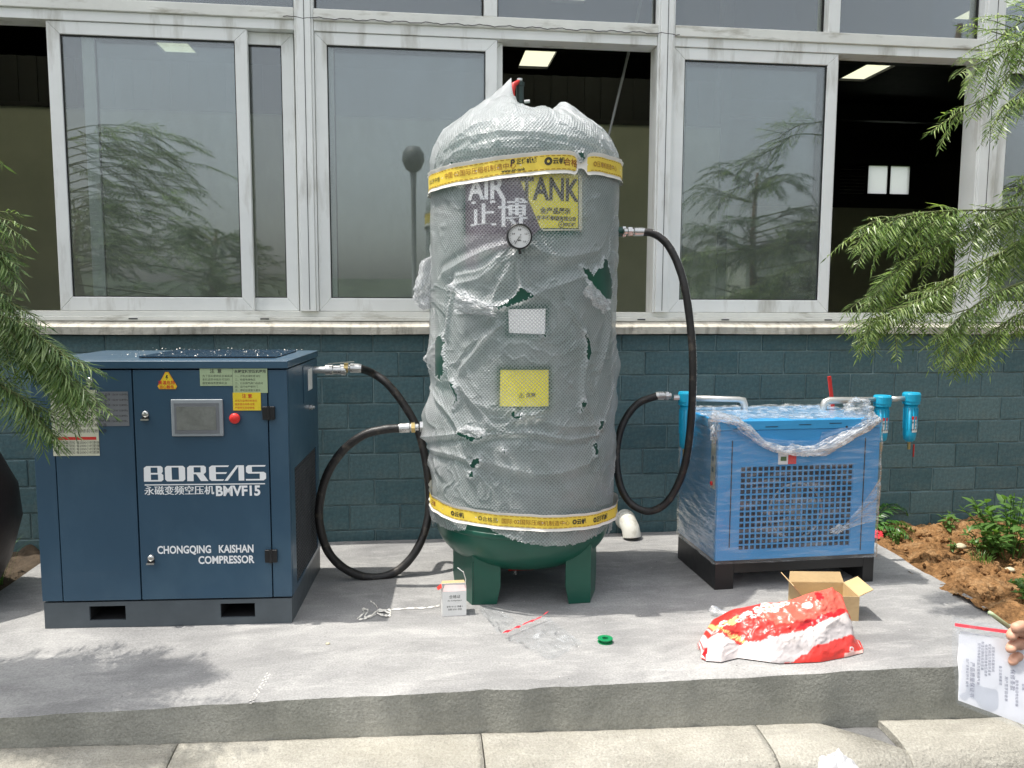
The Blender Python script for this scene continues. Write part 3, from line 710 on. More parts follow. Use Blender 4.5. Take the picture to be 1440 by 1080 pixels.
    # BOREAS in its own letter shapes
    LET = {'B': ([(0, 0), (.98, 0), (1.10, .10), (1.10, .42), (1.00, .52), (1.08, .62), (1.08, .90), (.97, 1), (.16, 1), (.02, .88)], [(.40, .10), (.80, .10), (.80, .45), (.40, .45)], [(.40, .56), (.78, .56), (.78, .90), (.40, .90)]),
           'O': ([(.10, 0), (1.02, 0), (1.14, .12), (1.14, .88), (1.02, 1), (.12, 1), (0, .88), (0, .12)], [(.38, .10), (.78, .10), (.78, .90), (.38, .90)]),
           'R': ([(0, 0), (.37, 0), (.37, .45), (.52, .45), (.78, 0), (1.2, 0), (.94, .45), (1.06, .54), (1.08, .62), (1.08, .9), (.97, 1), (.16, 1), (.02, .88)], [(.39, .56), (.78, .56), (.78, .90), (.39, .90)]),
           'E': ([(.02, .12), (.14, 0), (.80, 0), (.86, .10), (.40, .10), (.40, .45), (.98, .45), (1.04, .56), (.40, .56), (.40, .90), (1.10, .90), (1.16, 1), (.18, 1), (.02, .88)],),
           'A': ([(0, 0), (.20, 0), (.82, .93), (.82, 0), (1.14, 0), (1.14, 1), (.70, 1)],),
           'S': ([(0, 0), (1.02, 0), (1.16, .12), (1.16, .46), (1.04, .56), (.36, .56), (.36, .90), (1.10, .90), (1.16, 1), (.14, 1), (.02, .88), (.02, .56), (.14, .45), (.80, .45), (.80, .10), (0, .10)],)}
    a = L(203, 677); b2 = L(374, 653); wtot = b2[0]-a[0]; h = b2[1]-a[1]-.002
    cu = bpy.data.curves.new('logo', 'CURVE'); cu.dimensions = '2D'; cu.fill_mode = 'BOTH'
    adv = [0, 1.20, 2.44, 3.68, 4.55, 5.78]; sc_ = wtot/(5.78+1.16)
    for ch, ax in zip('BOREAS', adv):
        for poly in LET[ch]:
            sp_ = cu.splines.new('POLY'); sp_.points.add(len(poly)-1); sp_.use_cyclic_u = True
            for i, (x, y) in enumerate(poly): sp_.points[i].co = ((ax+x)*sc_, y*h, 0, 1)
    o = bpy.data.objects.new('logo', cu); col.objects.link(o); dg = bpy.context.evaluated_depsgraph_get(); dg.update()
    me = bpy.data.meshes.new_from_object(o.evaluated_get(dg)); bpy.data.objects.remove(o)
    for v in me.vertices: x, y = v.co.x, v.co.y; v.co = (a[0]+x, -.0036, a[1]+y)
    me.materials.clear(); link('brand_lettering', me, M['white_print'], T)
    q0 = L(204, 682.5); q1 = L(373, 679.2); MB().box(q0[0], q1[0], -.0036, -.0031, q0[1], q1[1]).build('underline', M['white_print'], T)
    for dx_, yy_ in ((0, -.0036), (.35, -.0038), (-.3, -.0040)): txt('lettering', '永磁变频空压机', 203.5+dx_, 694.8, .0385, M['white_print'], T, yy_)
    txt('lettering', 'BMVF15', 367, 696, .0555, M['white_print'], T, -.0036, .0020, 'RIGHT', 1.0, .93)
    txt('lettering', 'CHONGQING   KAISHAN', 357.5, 776, .0435, M['white_print'], T, -.0036, .0013, 'RIGHT', 1.0, .76)
    txt('lettering', 'COMPRESSOR', 357.5, 791, .0435, M['white_print'], T, -.0036, .0013, 'RIGHT', 1.0, .80)
    # outlet stub with ball valve on the right side
    Y = .58; zc = .985
    v = MB().lathe([(.016, 0), (.016, .05), (.024, .052), (.024, .085), (.021, .09), (.021, .125), (.026, .127), (.026, .145), (.02, .15)], (sx1+.003, Y, zc), 'x', 16).build('outlet_valve', M['chrome'], T, smooth=False)
    MB().bar((sx1+.07, Y-.02, zc+.03), (sx1+.19, Y-.02, zc+.040), .012, .004).build('valve_lever', M['chrome'], v)
    return T, (ox, oy, rz, sx1+.153, Y, zc)
CT, (ox, oy, rz, vx, vy, vz) = compressor()
vw = (ox+vx*math.cos(rz)-vy*math.sin(rz), oy+vx*math.sin(rz)+vy*math.cos(rz), vz)
# bits of torn packing glitter on top of the lid
mb = MB(); r = random.Random(9)
for i in range(170):
    lx_, ly = r.uniform(.2, .93)**.9, r.uniform(.06, .64); s = r.uniform(.0012, .0038); x = ox+lx_*math.cos(rz)-ly*math.sin(rz); y = oy+lx_*math.sin(rz)+ly*math.cos(rz); z = 1.081+r.uniform(0, .004)
    a = r.uniform(0, 6.28); ca, sa = math.cos(a)*s, math.sin(a)*s
    mb.add([(x-ca, y-sa, z), (x+sa, y-ca, z+s*r.uniform(0, 1.5)), (x+ca, y+sa, z+.001), (x-sa, y+ca, z)], [(0, 1, 2, 3)])
tag(mb.build('packing_scraps', M['strap_white']), 'tiny white scraps of packing scattered on top of the blue compressor', 'packing scraps', kind='stuff')

# ------------------------------------------------------------------ air tank
TX, TY = .483, 3.62
def rshell(z):
    z = np.asarray(z, float); r = np.full(z.shape, .400)
    lo = z < .33; r = np.where(lo, .400*np.power(np.clip(1-np.power(np.clip((.33-z)/.225, 0, 1), 2.3), 0, 1), 1/2.3), r)
    hi = z > 1.88; r = np.where(hi, .400*np.power(np.clip(1-np.power(np.clip((z-1.88)/.235, 0, 1), 2.2), 0, 1), 1/2.2), r)
    return r
def cyl(px, py, off=.02):
    """pixel -> (theta, z) on the tank's own surface; theta 0 faces -Y, positive towards +X"""
    d = ray(px, py); rad = .40+off
    for _ in range(8):
        a = d[0]**2+d[1]**2; b = 2*(-(TX)*d[0]-TY*d[1]); c = TX**2+TY**2-rad**2; q = b*b-4*a*c
        t = (-b-math.sqrt(max(q, 0)))/(2*a); p = CAM+d*t; rad = float(rshell(p[2]))*.5+rad*.5-.5*.0 + .5*off if False else float(rshell(min(max(p[2], .13), 2.06)))+off
    return math.atan2(p[0]-TX, -(p[1]-TY)), p[2]
def cw(th, z, r): return (r*math.sin(th), -r*math.cos(th), z)
def tank():
    T = thing('air_tank', 'upright green air tank wrapped in torn bubble wrap with two yellow straps', 'air tank', (TX, TY, 0))
    zs = np.concatenate([.105+.225*(1-np.cos(np.linspace(0, math.pi/2, 14))), np.linspace(.35, 1.86, 4), 1.88+.235*np.sin(np.linspace(0, math.pi/2, 14))])
    prof = [(max(float(rshell(z)), 0.0), float(z)) for z in zs]; prof[0] = (0, .105); prof[-1] = (0, 2.09)
    MB().lathe(prof, n=96).build('tank_shell', M['tank_green'], T, smooth=True)
    MB().lathe([(.4015, .318), (.4035, .322), (.4035, .338), (.4015, .342)], n=96).build('weld_seam', M['tank_green'], T, smooth=True)
    # four angle-section legs: a broad plate and a flange turned back from its outer edge
    def leg(a0, a1, b1, zt=.262):
        th = .007; lg = MB()
        def plate(p, q, chamf):
            p = Vector((*p, 0)); q = Vector((*q, 0)); d = (q-p).normalized(); nn = Vector((-d.y, d.x, 0))*th; L = (q-p).length
            prof = [(0, 0), (L*.86, 0), (L, .08), (L, zt-.05), (L-chamf, zt), (0, zt)]
            vs = [p+d*u+Vector((0, 0, z)) for u, z in prof]; n_ = len(vs); vs += [v+nn for v in vs]
            lg.add(vs, [tuple(range(n_)), tuple(reversed(range(n_, 2*n_)))]+[(i, i+n_, (i+1) % n_+n_, (i+1) % n_) for i in range(n_)])
        plate(a0, a1, .03); l_ = lg.build('leg', M['tank_green'], T); lg = MB(); plate((a0[0]*1.004, a0[1]*1.004+.0008), b1, .03); lg.build('leg_flange', M['tank_green'], l_)
    leg((-.245, -.262), (-.130, -.268), (-.318, -.06)); leg((.262, -.285), (.150, -.292), (.325, -.12))
    leg((-.235, .29), (-.13, .30), (-.30, .16)); leg((.235, .29), (.13, .30), (.30, .16))
    # drain underneath
    d = MB(); d.lathe([(.045, .075), (.045, .10), (.03, .11)], n=16); d.build('manway_flange', M['steel_dark'], T)
    MB().lathe([(.009, .045), (.009, .09)], (-.035, -.02, 0), n=10).build('drain_pipe', M['chrome'], T)
    MB().tube([(-.07, -.05, .078), (.045, -.05, .078)], .006, 8).build('drain_bar', M['red_paint'], T)
    # poster under the wrap
    Rp = .4035
    def patch(name, pts, m, r, parent=T):
        th = [cyl(x, y, .0) for x, y in pts]; n = len(th)
        # subdivide in theta so that the sheet follows the shell
        bm = bmesh.new(); vs = [bm.verts.new((t*.4, z, 0)) for t, z in th]; bm.faces.new(vs)
        x0, x1 = min(t*.4 for t, z in th), max(t*.4 for t, z in th); k = 14
        for i in range(1, k):
            xx = x0+(x1-x0)*i/k; g = bm.verts[:]+bm.edges[:]+bm.faces[:]
            bmesh.ops.bisect_plane(bm, geom=g, plane_co=(xx, 0, 0), plane_no=(1, 0, 0))
        for v in bm.verts: t, z = v.co.x/.4, v.co.y; v.co = cw(t, z, r)
        me = bpy.data.meshes.new(name); bm.to_mesh(me); bm.free(); return link(name, me, m, parent)
    M['poster_dark'] = mat('poster_plum', (.085, .060, .085), .4, var=.1); M['poster_yellow'] = mat('poster_yellow', (.80, .72, .06), .4, var=.05)
    M['label_white'] = mat('label_white', (.85, .85, .83), .4, var=.03)
    ps = patch('poster', [(655, 246), (728, 246), (760, 321), (735, 345), (700, 352), (676, 350), (669, 380), (656, 376)], M['poster_dark'], Rp)
    patch('poster_panel', [(728, 246), (812, 246), (812, 321), (760, 321)], M['poster_yellow'], Rp, ps)
    patch('poster_edge', [(813, 246), (818, 246), (818, 324), (764, 325), (761, 322.5), (813, 322.5)], M['cream_label'], Rp, ps)
    def ctext(s, px, py, h, m, r, bold=0, align='LEFT', wid=1, parent=None, sp=1):
        t, z = cyl(px, py, 0); return text_obj('lettering', s, h, m, parent or T, lambda a, b: cw(t+a/r, z+b, r), bold, align, sp, wid)
    Rt = Rp+.0012
    ctext('AIR', 660, 281, .122, M['white_print'], Rt, .0035, parent=ps, wid=.86); ctext('TANK', 731, 280, .122, M['dark_print'], Rt, .0035, parent=ps, wid=.74)
    for dx_, dr_ in ((0, 0), (.9, .0002), (-.9, .0004)): ctext('正博', 662+dx_, 317, .122, M['white_print'], Rt+dr_, 0, parent=ps, sp=1.05)
    ctext('全产品展示', 781, 300, .026, M['dark_print'], Rt, .0008, 'CENTER', parent=ps); ctext('山东中博制造有限公司', 780, 309.5, .019, M['dark_print'], Rt, .0006, 'CENTER', parent=ps)
    ctext('⊕中博罐', 797, 318.5, .018, M['dark_print'], Rt, .0006, 'CENTER', parent=ps)
    yl = patch('yellow_label', [(704, 520), (771, 520), (771, 571), (703, 571)], M['poster_yellow'], .4035)
    ctext('⚠ 注意', 741, 558, .020, M['dark_print'], .4045, .0004, 'CENTER', parent=yl)
    patch('white_label', [(715, 435), (767, 434), (766, 470), (716, 468)], M['label_white'], .4035)
    return T
TK = tank()
def seg_dist(U, V, a, b):
    ax, ay = a; bx, by = b; dx, dy = bx-ax, by-ay; L2 = dx*dx+dy*dy+1e-9
    t = np.clip(((U-ax)*dx+(V-ay)*dy)/L2, 0, 1); px = ax+t*dx; py = ay+t*dy
    side = ((U-ax)*dy-(V-ay)*dx)/math.sqrt(L2)
    return np.hypot(U-px, V-py), t, side
# torn openings, outlines as seen, on the tank's surface
TEARS = [
    [(817, 375), (828, 380), (833, 389), (838, 378), (846, 377), (850, 362), (857, 388), (860, 412), (853, 424), (838, 408), (826, 394)],
    [(690, 432), (706, 430), (722, 420), (732, 404), (750, 415), (742, 421), (724, 427), (706, 434)],
    [(623, 468), (626, 500), (628, 520), (621, 534), (612, 520), (606, 503), (613, 488)],
    [(637, 534), (643, 545), (645, 560), (640, 570), (638, 575), (641, 558), (637, 545)],
    [(647, 606), (658, 604), (672, 606), (682, 612), (676, 617), (666, 620), (650, 613)],
    [(668, 646), (675, 643), (676, 650), (668, 657), (662, 656)], [(661, 665), (667, 664), (666, 669), (661, 670)],
    [(821, 465), (828, 480), (830, 495), (827, 506), (824, 500), (825, 485)],
    [(820, 562), (822, 568), (820, 578), (817, 580), (818, 570)], [(840, 595), (846, 592), (844, 600), (840, 606)],
    [(835, 625), (838, 622), (838, 640), (835, 640)], [(724, 577), (723, 585), (735, 584), (734, 587), (721, 588), (721, 578)],
    [(777, 217), (790, 217), (789, 222), (785, 226), (780, 222)], [(812, 216), (819, 216), (821, 222), (817, 225)], [(761, 468), (768, 468), (767, 473), (762, 472)],
    [(635, 228), (637, 225), (632, 236)], [(708, 631), (711, 636), (707, 637)],
]
FOLDS = [  # (px polyline, amplitude, width) pinched ridges in the film
    ([(727, 352), (715, 380), (700, 405), (690, 430)], .016, .016), ([(731, 352), (731, 385), (733, 405)], .018, .010), ([(745, 345), (790, 362), (840, 352)], .010, .02),
    ([(716, 342), (690, 350), (650, 368), (622, 385)], .016, .014), ([(712, 352), (680, 378), (640, 388)], .014, .016), ([(727, 356), (700, 372), (672, 392), (640, 400)], .012, .018),
    ([(638, 402), (655, 418), (690, 430)], .020, .012), ([(638, 402), (632, 440), (628, 470)], .020, .012), ([(640, 404), (668, 428), (700, 455)], .010, .02),
    ([(700, 460), (680, 480), (665, 500), (648, 520)], .016, .012), ([(690, 470), (670, 478), (655, 490)], .01, .014), ([(625, 535), (650, 545), (690, 600)], .010, .018),
    ([(608, 545), (628, 575), (650, 605)], .020, .014), ([(605, 615), (630, 612), (650, 610)], .016, .012), ([(682, 612), (740, 609), (800, 618), (845, 610)], .016, .012),
    ([(605, 628), (640, 640), (664, 652)], .016, .012), ([(676, 648), (720, 660), (770, 668), (830, 650)], .010, .02), ([(740, 580), (790, 600), (842, 596)], .010, .02),
    ([(705, 600), (740, 588), (770, 575)], .010, .02), ([(800, 430), (822, 466)], .012, .012), ([(815, 390), (790, 400), (755, 412)], .012, .018), ([(854, 424), (858, 460), (845, 520)], .014, .018),
    ([(825, 510), (822, 560), (838, 596)], .012, .014), ([(846, 600), (858, 560), (862, 540)], .014, .02), ([(610, 640), (620, 668)], .01, .014), ([(655, 560), (690, 575), (720, 578)], .008, .02),
    ([(625, 225), (680, 205), (740, 196), (800, 205), (850, 222)], .010, .016), ([(630, 210), (670, 192), (740, 186), (815, 196), (848, 212)], .010, .012), ([(650, 215), (700, 210), (760, 208)], .007, .010),
    ([(640, 200), (670, 180), (700, 170)], .010, .014), ([(800, 180), (830, 195), (852, 215)], .010, .014), ([(615, 240), (640, 218), (660, 205)], .010, .010), ([(655, 180), (640, 215)], .006, .01), ([(700, 175), (690, 225)], .006, .012),
    ([(760, 640), (800, 690)], .006, .02), ([(612, 700), (640, 715), (662, 722)], .014, .012), ([(664, 722), (690, 735), (720, 740)], .014, .012),
]
def wrap():
    NT, NZ = 620, 510
    th = np.linspace(-math.pi, math.pi, NT+1)
    sp_ = np.linspace(0, 1, 131)[1:]; zc = np.concatenate([np.linspace(.150, 1.88, 380), 1.88+.225*np.sin(math.pi/2*(1-(1-sp_)**1.6))**(2/2.2)])
    TH, Z = np.meshgrid(th, zc, indexing='ij'); U = TH*.42; V = Z.copy()
    top = np.clip((Z-1.88)/.225, 0, 1)
    rad0 = rshell(Z)+0.0; rad0 = np.where(Z > 1.88, .400*np.power(np.clip(1-top**2.2, 0, 1), 1/3.3), rad0)
    U2 = np.sin(TH)*.42; W2 = np.cos(TH)*.42     # seamless coordinates
    low = .5*(vnoise(U2*6+3, V*5+W2*6, 1)+vnoise(W2*7+9, V*6-U2*5, 2))
    rg = ridged(U2*9+W2*4+1.6*fbm(U2*4, V*4, 4), V*8+W2*7+1.6*fbm(U2*5+7, V*5, 6), 12)
    rg2 = ridged(U2*22+W2*11+fbm(U2*9, V*9, 14), V*9+W2*15, 17)
    taut = np.zeros(U.shape)
    for (xa, ya, xb, yb) in ((655, 255, 815, 326), (715, 434, 767, 470), (703, 519, 771, 571)):
        (ta, za), (tb, zb_) = cyl(xa, yb), cyl(xb, ya); dx = np.maximum(np.maximum(ta*.42-U, U-tb*.42), 0); dz = np.maximum(np.maximum(za-V, V-zb_), 0); taut = np.maximum(taut, np.exp(-(np.hypot(dx, dz)/.02)**2))
    taut = taut - 1.25*np.clip((V-1.93)/.10, 0, 1)*(1-.5*np.clip(np.cos(TH*1.0)*np.clip((2.04-V)/.06, 0, 1), 0, 1)) - .25*np.clip(-.4-np.sin(TH), 0, .6)/.6
    disp = .016 + .005*low + (.0055*np.clip(rg, 0, 1)**4 + .0028*np.clip(rg2, 0, 1)**3)*(1-.6*np.clip(taut, 0, 1))
    for pts, A, w in FOLDS:
        q = [cyl(*p) for p in pts]; q = [(a*.42, b) for a, b in q]
        pts2 = [tuple(v)[:2] for v in catmull([(a, b, 0) for a, b in q], 3)]
        best = np.full(U.shape, 9.0); side = np.zeros(U.shape)
        lo_u, hi_u = min(p[0] for p in pts2)-.15, max(p[0] for p in pts2)+.15; lo_v, hi_v = min(p[1] for p in pts2)-.15, max(p[1] for p in pts2)+.15
        mk = (U > lo_u) & (U < hi_u) & (V > lo_v) & (V < hi_v)
        if not mk.any(): continue
        uu, vv = U[mk], V[mk]; bb = np.full(uu.shape, 9.0); ss = np.zeros(uu.shape)
        for a, b in zip(pts2[:-1], pts2[1:]):
            d, t, s_ = seg_dist(uu, vv, a, b); c = d < bb; bb = np.where(c, d, bb); ss = np.where(c, s_, ss)
        disp[mk] += A*.85*np.exp(-bb/w) - A*.5*np.exp(-((bb-w*2.2)/(w*1.4))**2)*(ss > 0)
    # the straps pull the film in
    for zs_, a_, b_ in ((1.842, .0, .032), (.400, .0, -.026)):
        zz = zs_+b_*np.sin(TH); disp = disp*(1-.8*np.exp(-((Z-zz)/.045)**2)) + .010*np.exp(-((Z-zz)/.045)**2)
    # tears: outline jittered, lips curl outwards
    keep = np.ones((NT, NZ-1), bool); thc = (TH[:-1, :-1]+TH[1:, 1:])/2; zcc = (Z[:-1, :-1]+Z[1:, 1:])/2
    ju = fbm(thc*60, zcc*60, 33, 3)*.006; jv = fbm(thc*60+5, zcc*60, 34, 3)*.006
    for poly in TEARS:
        q = [cyl(*p) for p in poly]; q = [(a*.42, b) for a, b in q]
        keep &= ~inpoly(thc*.42+ju, zcc+jv, q)
        cx = np.mean([a for a, b in q]); cz = np.mean([b for a, b in q])
        dmin = np.full(U.shape, 9.0)
        mk = (np.abs(U-cx) < .2) & (np.abs(V-cz) < .2); uu, vv = U[mk], V[mk]; dd = np.full(uu.shape, 9.0)
        for i in range(len(q)): d, t, s_ = seg_dist(uu, vv, q[i-1], q[i]); dd = np.minimum(dd, d)
        taut[mk] -= .9*np.exp(-(dd/.009)**2)
        disp[mk] += .018*np.exp(-dd/.012)*(.5+.8*np.abs(vnoise(uu*40, vv*40, 3)))
    # lower hem
    hem = [(604, 725), (612, 735), (640, 747), (654, 745), (661, 724), (668, 722), (690, 745), (715, 757), (760, 768), (810, 765), (845, 750), (858, 735)]
    hq = [cyl(*p) for p in hem]; ht = np.array([a for a, b in hq]); hz = np.array([b for a, b in hq]); od = np.argsort(ht)
    hemz = np.interp(thc, ht[od], hz[od], left=.27, right=.27)
    keep &= zcc > hemz + .004*fbm(thc*30, zcc*0, 40, 3)
    rad = rad0+disp
    # loose film over the dome: gathered crown with two peaks
    X = rad*np.sin(TH); Y = -rad*np.cos(TH); Zw = Z+.0*Z
    t2 = np.clip((Z-1.88)/.225, 0, 1)
    rr = np.hypot(X, Y); ang = TH
    pleat = .010*np.clip(ridged(ang*9/math.pi*2, rr*3, 51), 0, 1)**2 + .008*np.sin(ang*17+rr*20)*.5
    Zw = Zw + t2*(.004+pleat*1.2) + t2*.010*fbm(X*12, Y*12, 60, 4)
    def peak(cx, cy, h, sx, sy, lean=0.0, p=1.6):
        nonlocal X, Zw
        d = np.sqrt(((X-cx)/sx)**2+((Y-cy)/sy)**2); w = np.exp(-d**p)
        w = np.where(Z > 1.9, w, 0)
        Zw = Zw+h*w; X = X+lean*w**1.6
    sxa = np.where(X > -.098, .034, .095); d_ = np.sqrt(((X+.098)/sxa)**2+((Y+.10)/.10)**2); w_ = np.where(Z > 1.9, np.exp(-d_**1.2), 0); Zw = Zw+.145*w_; X = X+.026*w_**1.6
    peak(.170, -.06, .060, .055, .12, -.010, 2.2); peak(-.235, -.03, .022, .03, .05, 0, 1.2); peak(.225, -.02, .02, .04, .09)
    # side flare where a loose flap hangs at the left edge, and bulges of the outline
    bl = lambda tc, zc_, st, sz, h: h*np.exp(-((TH-tc)/st)**2-((Z-zc_)/sz)**2)
    e = bl(-1.75, .79, .5, .07, .045)+bl(-1.55, .70, .25, .05, .035)+bl(1.62, 1.02, .4, .07, .030)+bl(1.6, .86, .4, .05, .018)+bl(-1.6, .58, .4, .05, .018)+bl(1.6, .66, .4, .05, .016)+bl(-1.5, 1.05, .3, .09, .02)+bl(-1.6, .38, .4, .05, .012)
    X = X+e*np.sin(TH); Y = Y-e*np.cos(TH)
    uv = np.stack([U, V], -1)
    me = grid_mesh('bubble_wrap', np.stack([X, Y, Zw], -1), keep, uv)
    ta_ = me.attributes.new('taut', 'FLOAT', 'POINT'); ta_.data.foreach_set('value', taut.reshape(-1).astype(np.float32)); link('bubble_wrap', me, M['wrap'], TK)
    # inner ply behind the torn places and hanging flaps
    def flap(pts, lift, seed, n=26):
        """four corner pixels (top-left, top-right, bottom-right, bottom-left) in (px, py, offset)"""
        c = []
        for (x, y, o) in pts:
            t, z = cyl(x, y, o); c.append(np.array(cw(t, z, .40+o)))
        s = np.linspace(0, 1, n); S, T2 = np.meshgrid(s, s, indexing='ij')
        P = (1-S)[..., None]*((1-T2)[..., None]*c[0]+T2[..., None]*c[1])+S[..., None]*((1-T2)[..., None]*c[3]+T2[..., None]*c[2])
        nrm = P.copy(); nrm[..., 2] = 0; nrm /= np.linalg.norm(nrm, axis=-1, keepdims=True)
        P = P+nrm*(lift*np.sin(S*math.pi)+.010*fbm(S*5, T2*5, seed, 3))[..., None]; P[..., 2] += .006*fbm(S*6, T2*6, seed+1, 3)
        k = np.ones((n-1, n-1), bool); ed = .10*np.abs(fbm(S[:-1, :-1]*8, T2[:-1, :-1]*8, seed+2, 3)); k &= (S[:-1, :-1] < 1-ed) & (T2[:-1, :-1] > ed*.6) & (T2[:-1, :-1] < 1-ed*.6)
        me = grid_mesh('wrap_flap', P, k, np.stack([T2*.15, S*.15], -1)); link('wrap_flap', me, M['wrap'], TK)
    flap([(822, 388, .03), (856, 424, .03), (848, 440, .05), (818, 412, .06)], .02, 3)
    flap([(640, 402, .03), (692, 428, .03), (700, 445, .045), (636, 440, .05)], .012, 7)
    flap([(655, 596, .03), (684, 606, .03), (676, 616, .055), (640, 607, .05)], .01, 9)
wrap()
# loose wrap hanging off the left shoulder
def side_flap():
    n = 40; s = np.linspace(0, 1, n); S, T = np.meshgrid(s, s, indexing='ij')
    pts = np.array([onY(604, 362, 3.66), onY(592, 366, 3.62), onY(583, 400, 3.62), onY(581, 425, 3.64), onY(596, 436, 3.64), onY(606, 432, 3.66)])-np.array([TX, TY, 0])
    # left outline top->bottom against the tank's edge line
    lx_ = np.interp(s, [0, .15, .5, .8, 1], [p[0] for p in pts[[0, 1, 2, 3, 4]]]); lz = np.interp(s, [0, .15, .5, .8, 1], [p[2] for p in pts[[0, 1, 2, 3, 4]]])
    rx = np.full(n, -.40); rz_ = np.linspace(pts[0][2]+.01, pts[5][2], n)
    X = lx_[:, None]*(1-T)+rx[:, None]*T; Z = lz[:, None]*(1-T)+rz_[:, None]*T
    Y = .02-.05*np.sin(T*math.pi)+.02*fbm(S*4, T*4, 71, 4); X = X+.004*fbm(S*14, T*0, 72, 3)*(1-T)
    for y0, sg in ((0, 1), (.05, -1)):
        me = grid_mesh('wrap_flap', np.stack([X, Y*sg+y0, Z], -1), None, np.stack([T*.1, S*.25], -1)); link('wrap_flap', me, M['wrap'], TK)
side_flap()
def straps():
    def band(z0, b, r0, hw, gap=None, name='strap'):
        n = 220; th = np.linspace(-math.pi, math.pi, n+1); rows = []
        vv = [-.5, -.36, -.34, .34, .36, .46, .5]
        root = None
        def zc(t): return z0+b*math.sin(t)+.004*math.sin(t*3+1)
        def pinch(t):
            if gap is None: return 1.0, 0.0
            return 1-.78*math.exp(-((t-gap)/.05)**4), -.012*math.exp(-((t-gap)/.09)**2)
        def row(t, v, o=0):
            p, dz = pinch(t); rr = r0+.006*math.sin(t*5)+.003*math.sin(t*13)+ .004*math.sin(t*29)*abs(v) + o - (1-p)*.012
            edge = .005 if abs(v) > .42 else 0
            return cw(t, zc(t)+dz+v*hw*p, rr+edge)
        V = np.array([[row(t, v) for v in vv] for t in th])
        root = link(name, grid_mesh(name, V), M['strap_white'], TK)
        Vy = np.array([[row(t, v, .0012) for v in (-.335, 0, .335)] for t in th]); k = np.array([[abs(t-(gap if gap is not None else 99)) > .055]*2 for t in th[:-1]])
        link('strap_print', grid_mesh('strap_print', Vy, k), M['strap_yellow'], root)
        def bt(s, t0, dz, h, m, bold=0):
            r_ = r0+.0028
            text_obj('lettering', s, h, m, root, lambda a, b_: tuple(np.array(row(t0+a/r0, 0, .0026))+np.array([0, 0, dz+b_])), bold)
        for off, s in ((.28, None),):
            for v in (-.29, .29):      # dashed guide lines along the print
                d = MB(); t = -1.5
                while t < 1.5:
                    if gap is None or abs(t-gap) > .07:
                        a = row(t, v-.012, .0024); b_ = row(t+.035, v-.012, .0024); c = row(t+.035, v+.012, .0024); e = row(t, v+.012, .0024); d.add([a, b_, c, e], [(0, 1, 2, 3)])
                    t += .052
                tag(d.build('dashed_line', M['brown_print'], root), kind='stuff')
        return bt
    bt = band(1.842, .032, .430, .088, gap=cyl(815, 248)[0])
    t = lambda px: cyl(px, 250)[0]
    bt('◎山东中博', t(608), -.010, .024, M['dark_print'], 0)
    bt('中国·02国际压缩机制造中心', t(630), -.008, .027, M['brown_print'], 0); bt('P', t(718), .000, .034, M['dark_print'], .0012); bt('正博机械', t(726), .006, .020, M['dark_print'], .0005)
    bt('www.air-tank', t(706), -.022, .017, M['dark_print'], .0004); bt('◎', t(764), -.008, .036, M['dark_print'], .0012); bt('云帆', t(775), -.004, .026, M['dark_print'], .0006); bt('合格', t(790), -.010, .032, M['brown_print'], .0004)
    bt('◎压缩机制造中心', t(830), -.010, .025, M['brown_print'], 0)
    bt = band(.400, -.026, .434, .070)
    t = lambda px: cyl(px, 700)[0]
    bt('正博', t(612), -.010, .026, M['brown_print'], .0004); bt('◎云帆', t(640), -.010, .024, M['dark_print'], .0006)
    bt('◎合格品', t(674), -.009, .023, M['dark_print'], 0); bt('国际·02国际压缩机制造中心', t(706), -.009, .0235, M['brown_print'], 0)
    bt('◎云帆', t(802), -.008, .024, M['dark_print'], .0008); bt('◎正博机械', t(830), -.010, .026, M['dark_print'], .0008)
straps()
def gauge():
    p = onY(730.5, 332.5, 3.17)-np.array([TX, TY, 0]); c = tuple(p)
    g = MB().lathe([(.047, -.03), (.050, -.028), (.050, .006), (.047, .010), (.0445, .010), (.0445, .002), (0, .002)], c, 'y', 48).build('pressure_gauge', M['black'], TK, smooth=False, bevel=0)
    MB().lathe([(.044, .0028), (0, .003)], c, 'y', 40).build('gauge_dial', M['white_paper'], g)
    t = MB()
    for k in range(27):
        a = R(225-k*270/26); r1 = .040; r0 = .034 if k % 5 == 0 else .0365; dx, dz = math.cos(a), math.sin(a)
        t.bar((c[0]+dx*r0, c[1]-.0038, c[2]+dz*r0), (c[0]+dx*r1, c[1]-.0038, c[2]+dz*r1), .0012, .0004, up=(0, 1, 0))
    tag(t.build('gauge_ticks', M['dark_print'], g), kind='stuff')
    for k, s in enumerate(['0', '0.4', '0.8', '1.2', '1.6']):
        a = R(225-k*270/4); text_obj('lettering', s, .0095, M['dark_print'], g, lambda x, y: (c[0]+math.cos(a)*.027+x, c[1]-.0038, c[2]+math.sin(a)*.027+y-.0035), .0002, 'CENTER')
    text_obj('lettering', 'MPa', .008, M['dark_print'], g, lambda x, y: (c[0]+x, c[1]-.0038, c[2]-.018+y), .0002, 'CENTER')
    a = R(238); MB().bar((c[0]-math.cos(a)*.010, c[1]-.0055, c[2]-math.sin(a)*.010), (c[0]+math.cos(a)*.036, c[1]-.0055, c[2]+math.sin(a)*.036), .0022, .001, up=(0, 1, 0)).build('gauge_needle', M['dark_print'], g)
    MB().lathe([(.004, .004), (.004, .008), (0, .009)], c, 'y', 12).build('needle_hub', M['chrome'], g)
    MB().tube([(c[0], c[1]-.0, c[2]-.05), (c[0]+.004, c[1]+.002, c[2]-.068)], .006, 8).build('gauge_stem', M['black'], g)
    MB().tube([(c[0], c[1]+.03, c[2]), (c[0], c[1]+.10, c[2])], .010, 10).build('gauge_pipe', M['brass'], g)
gauge()
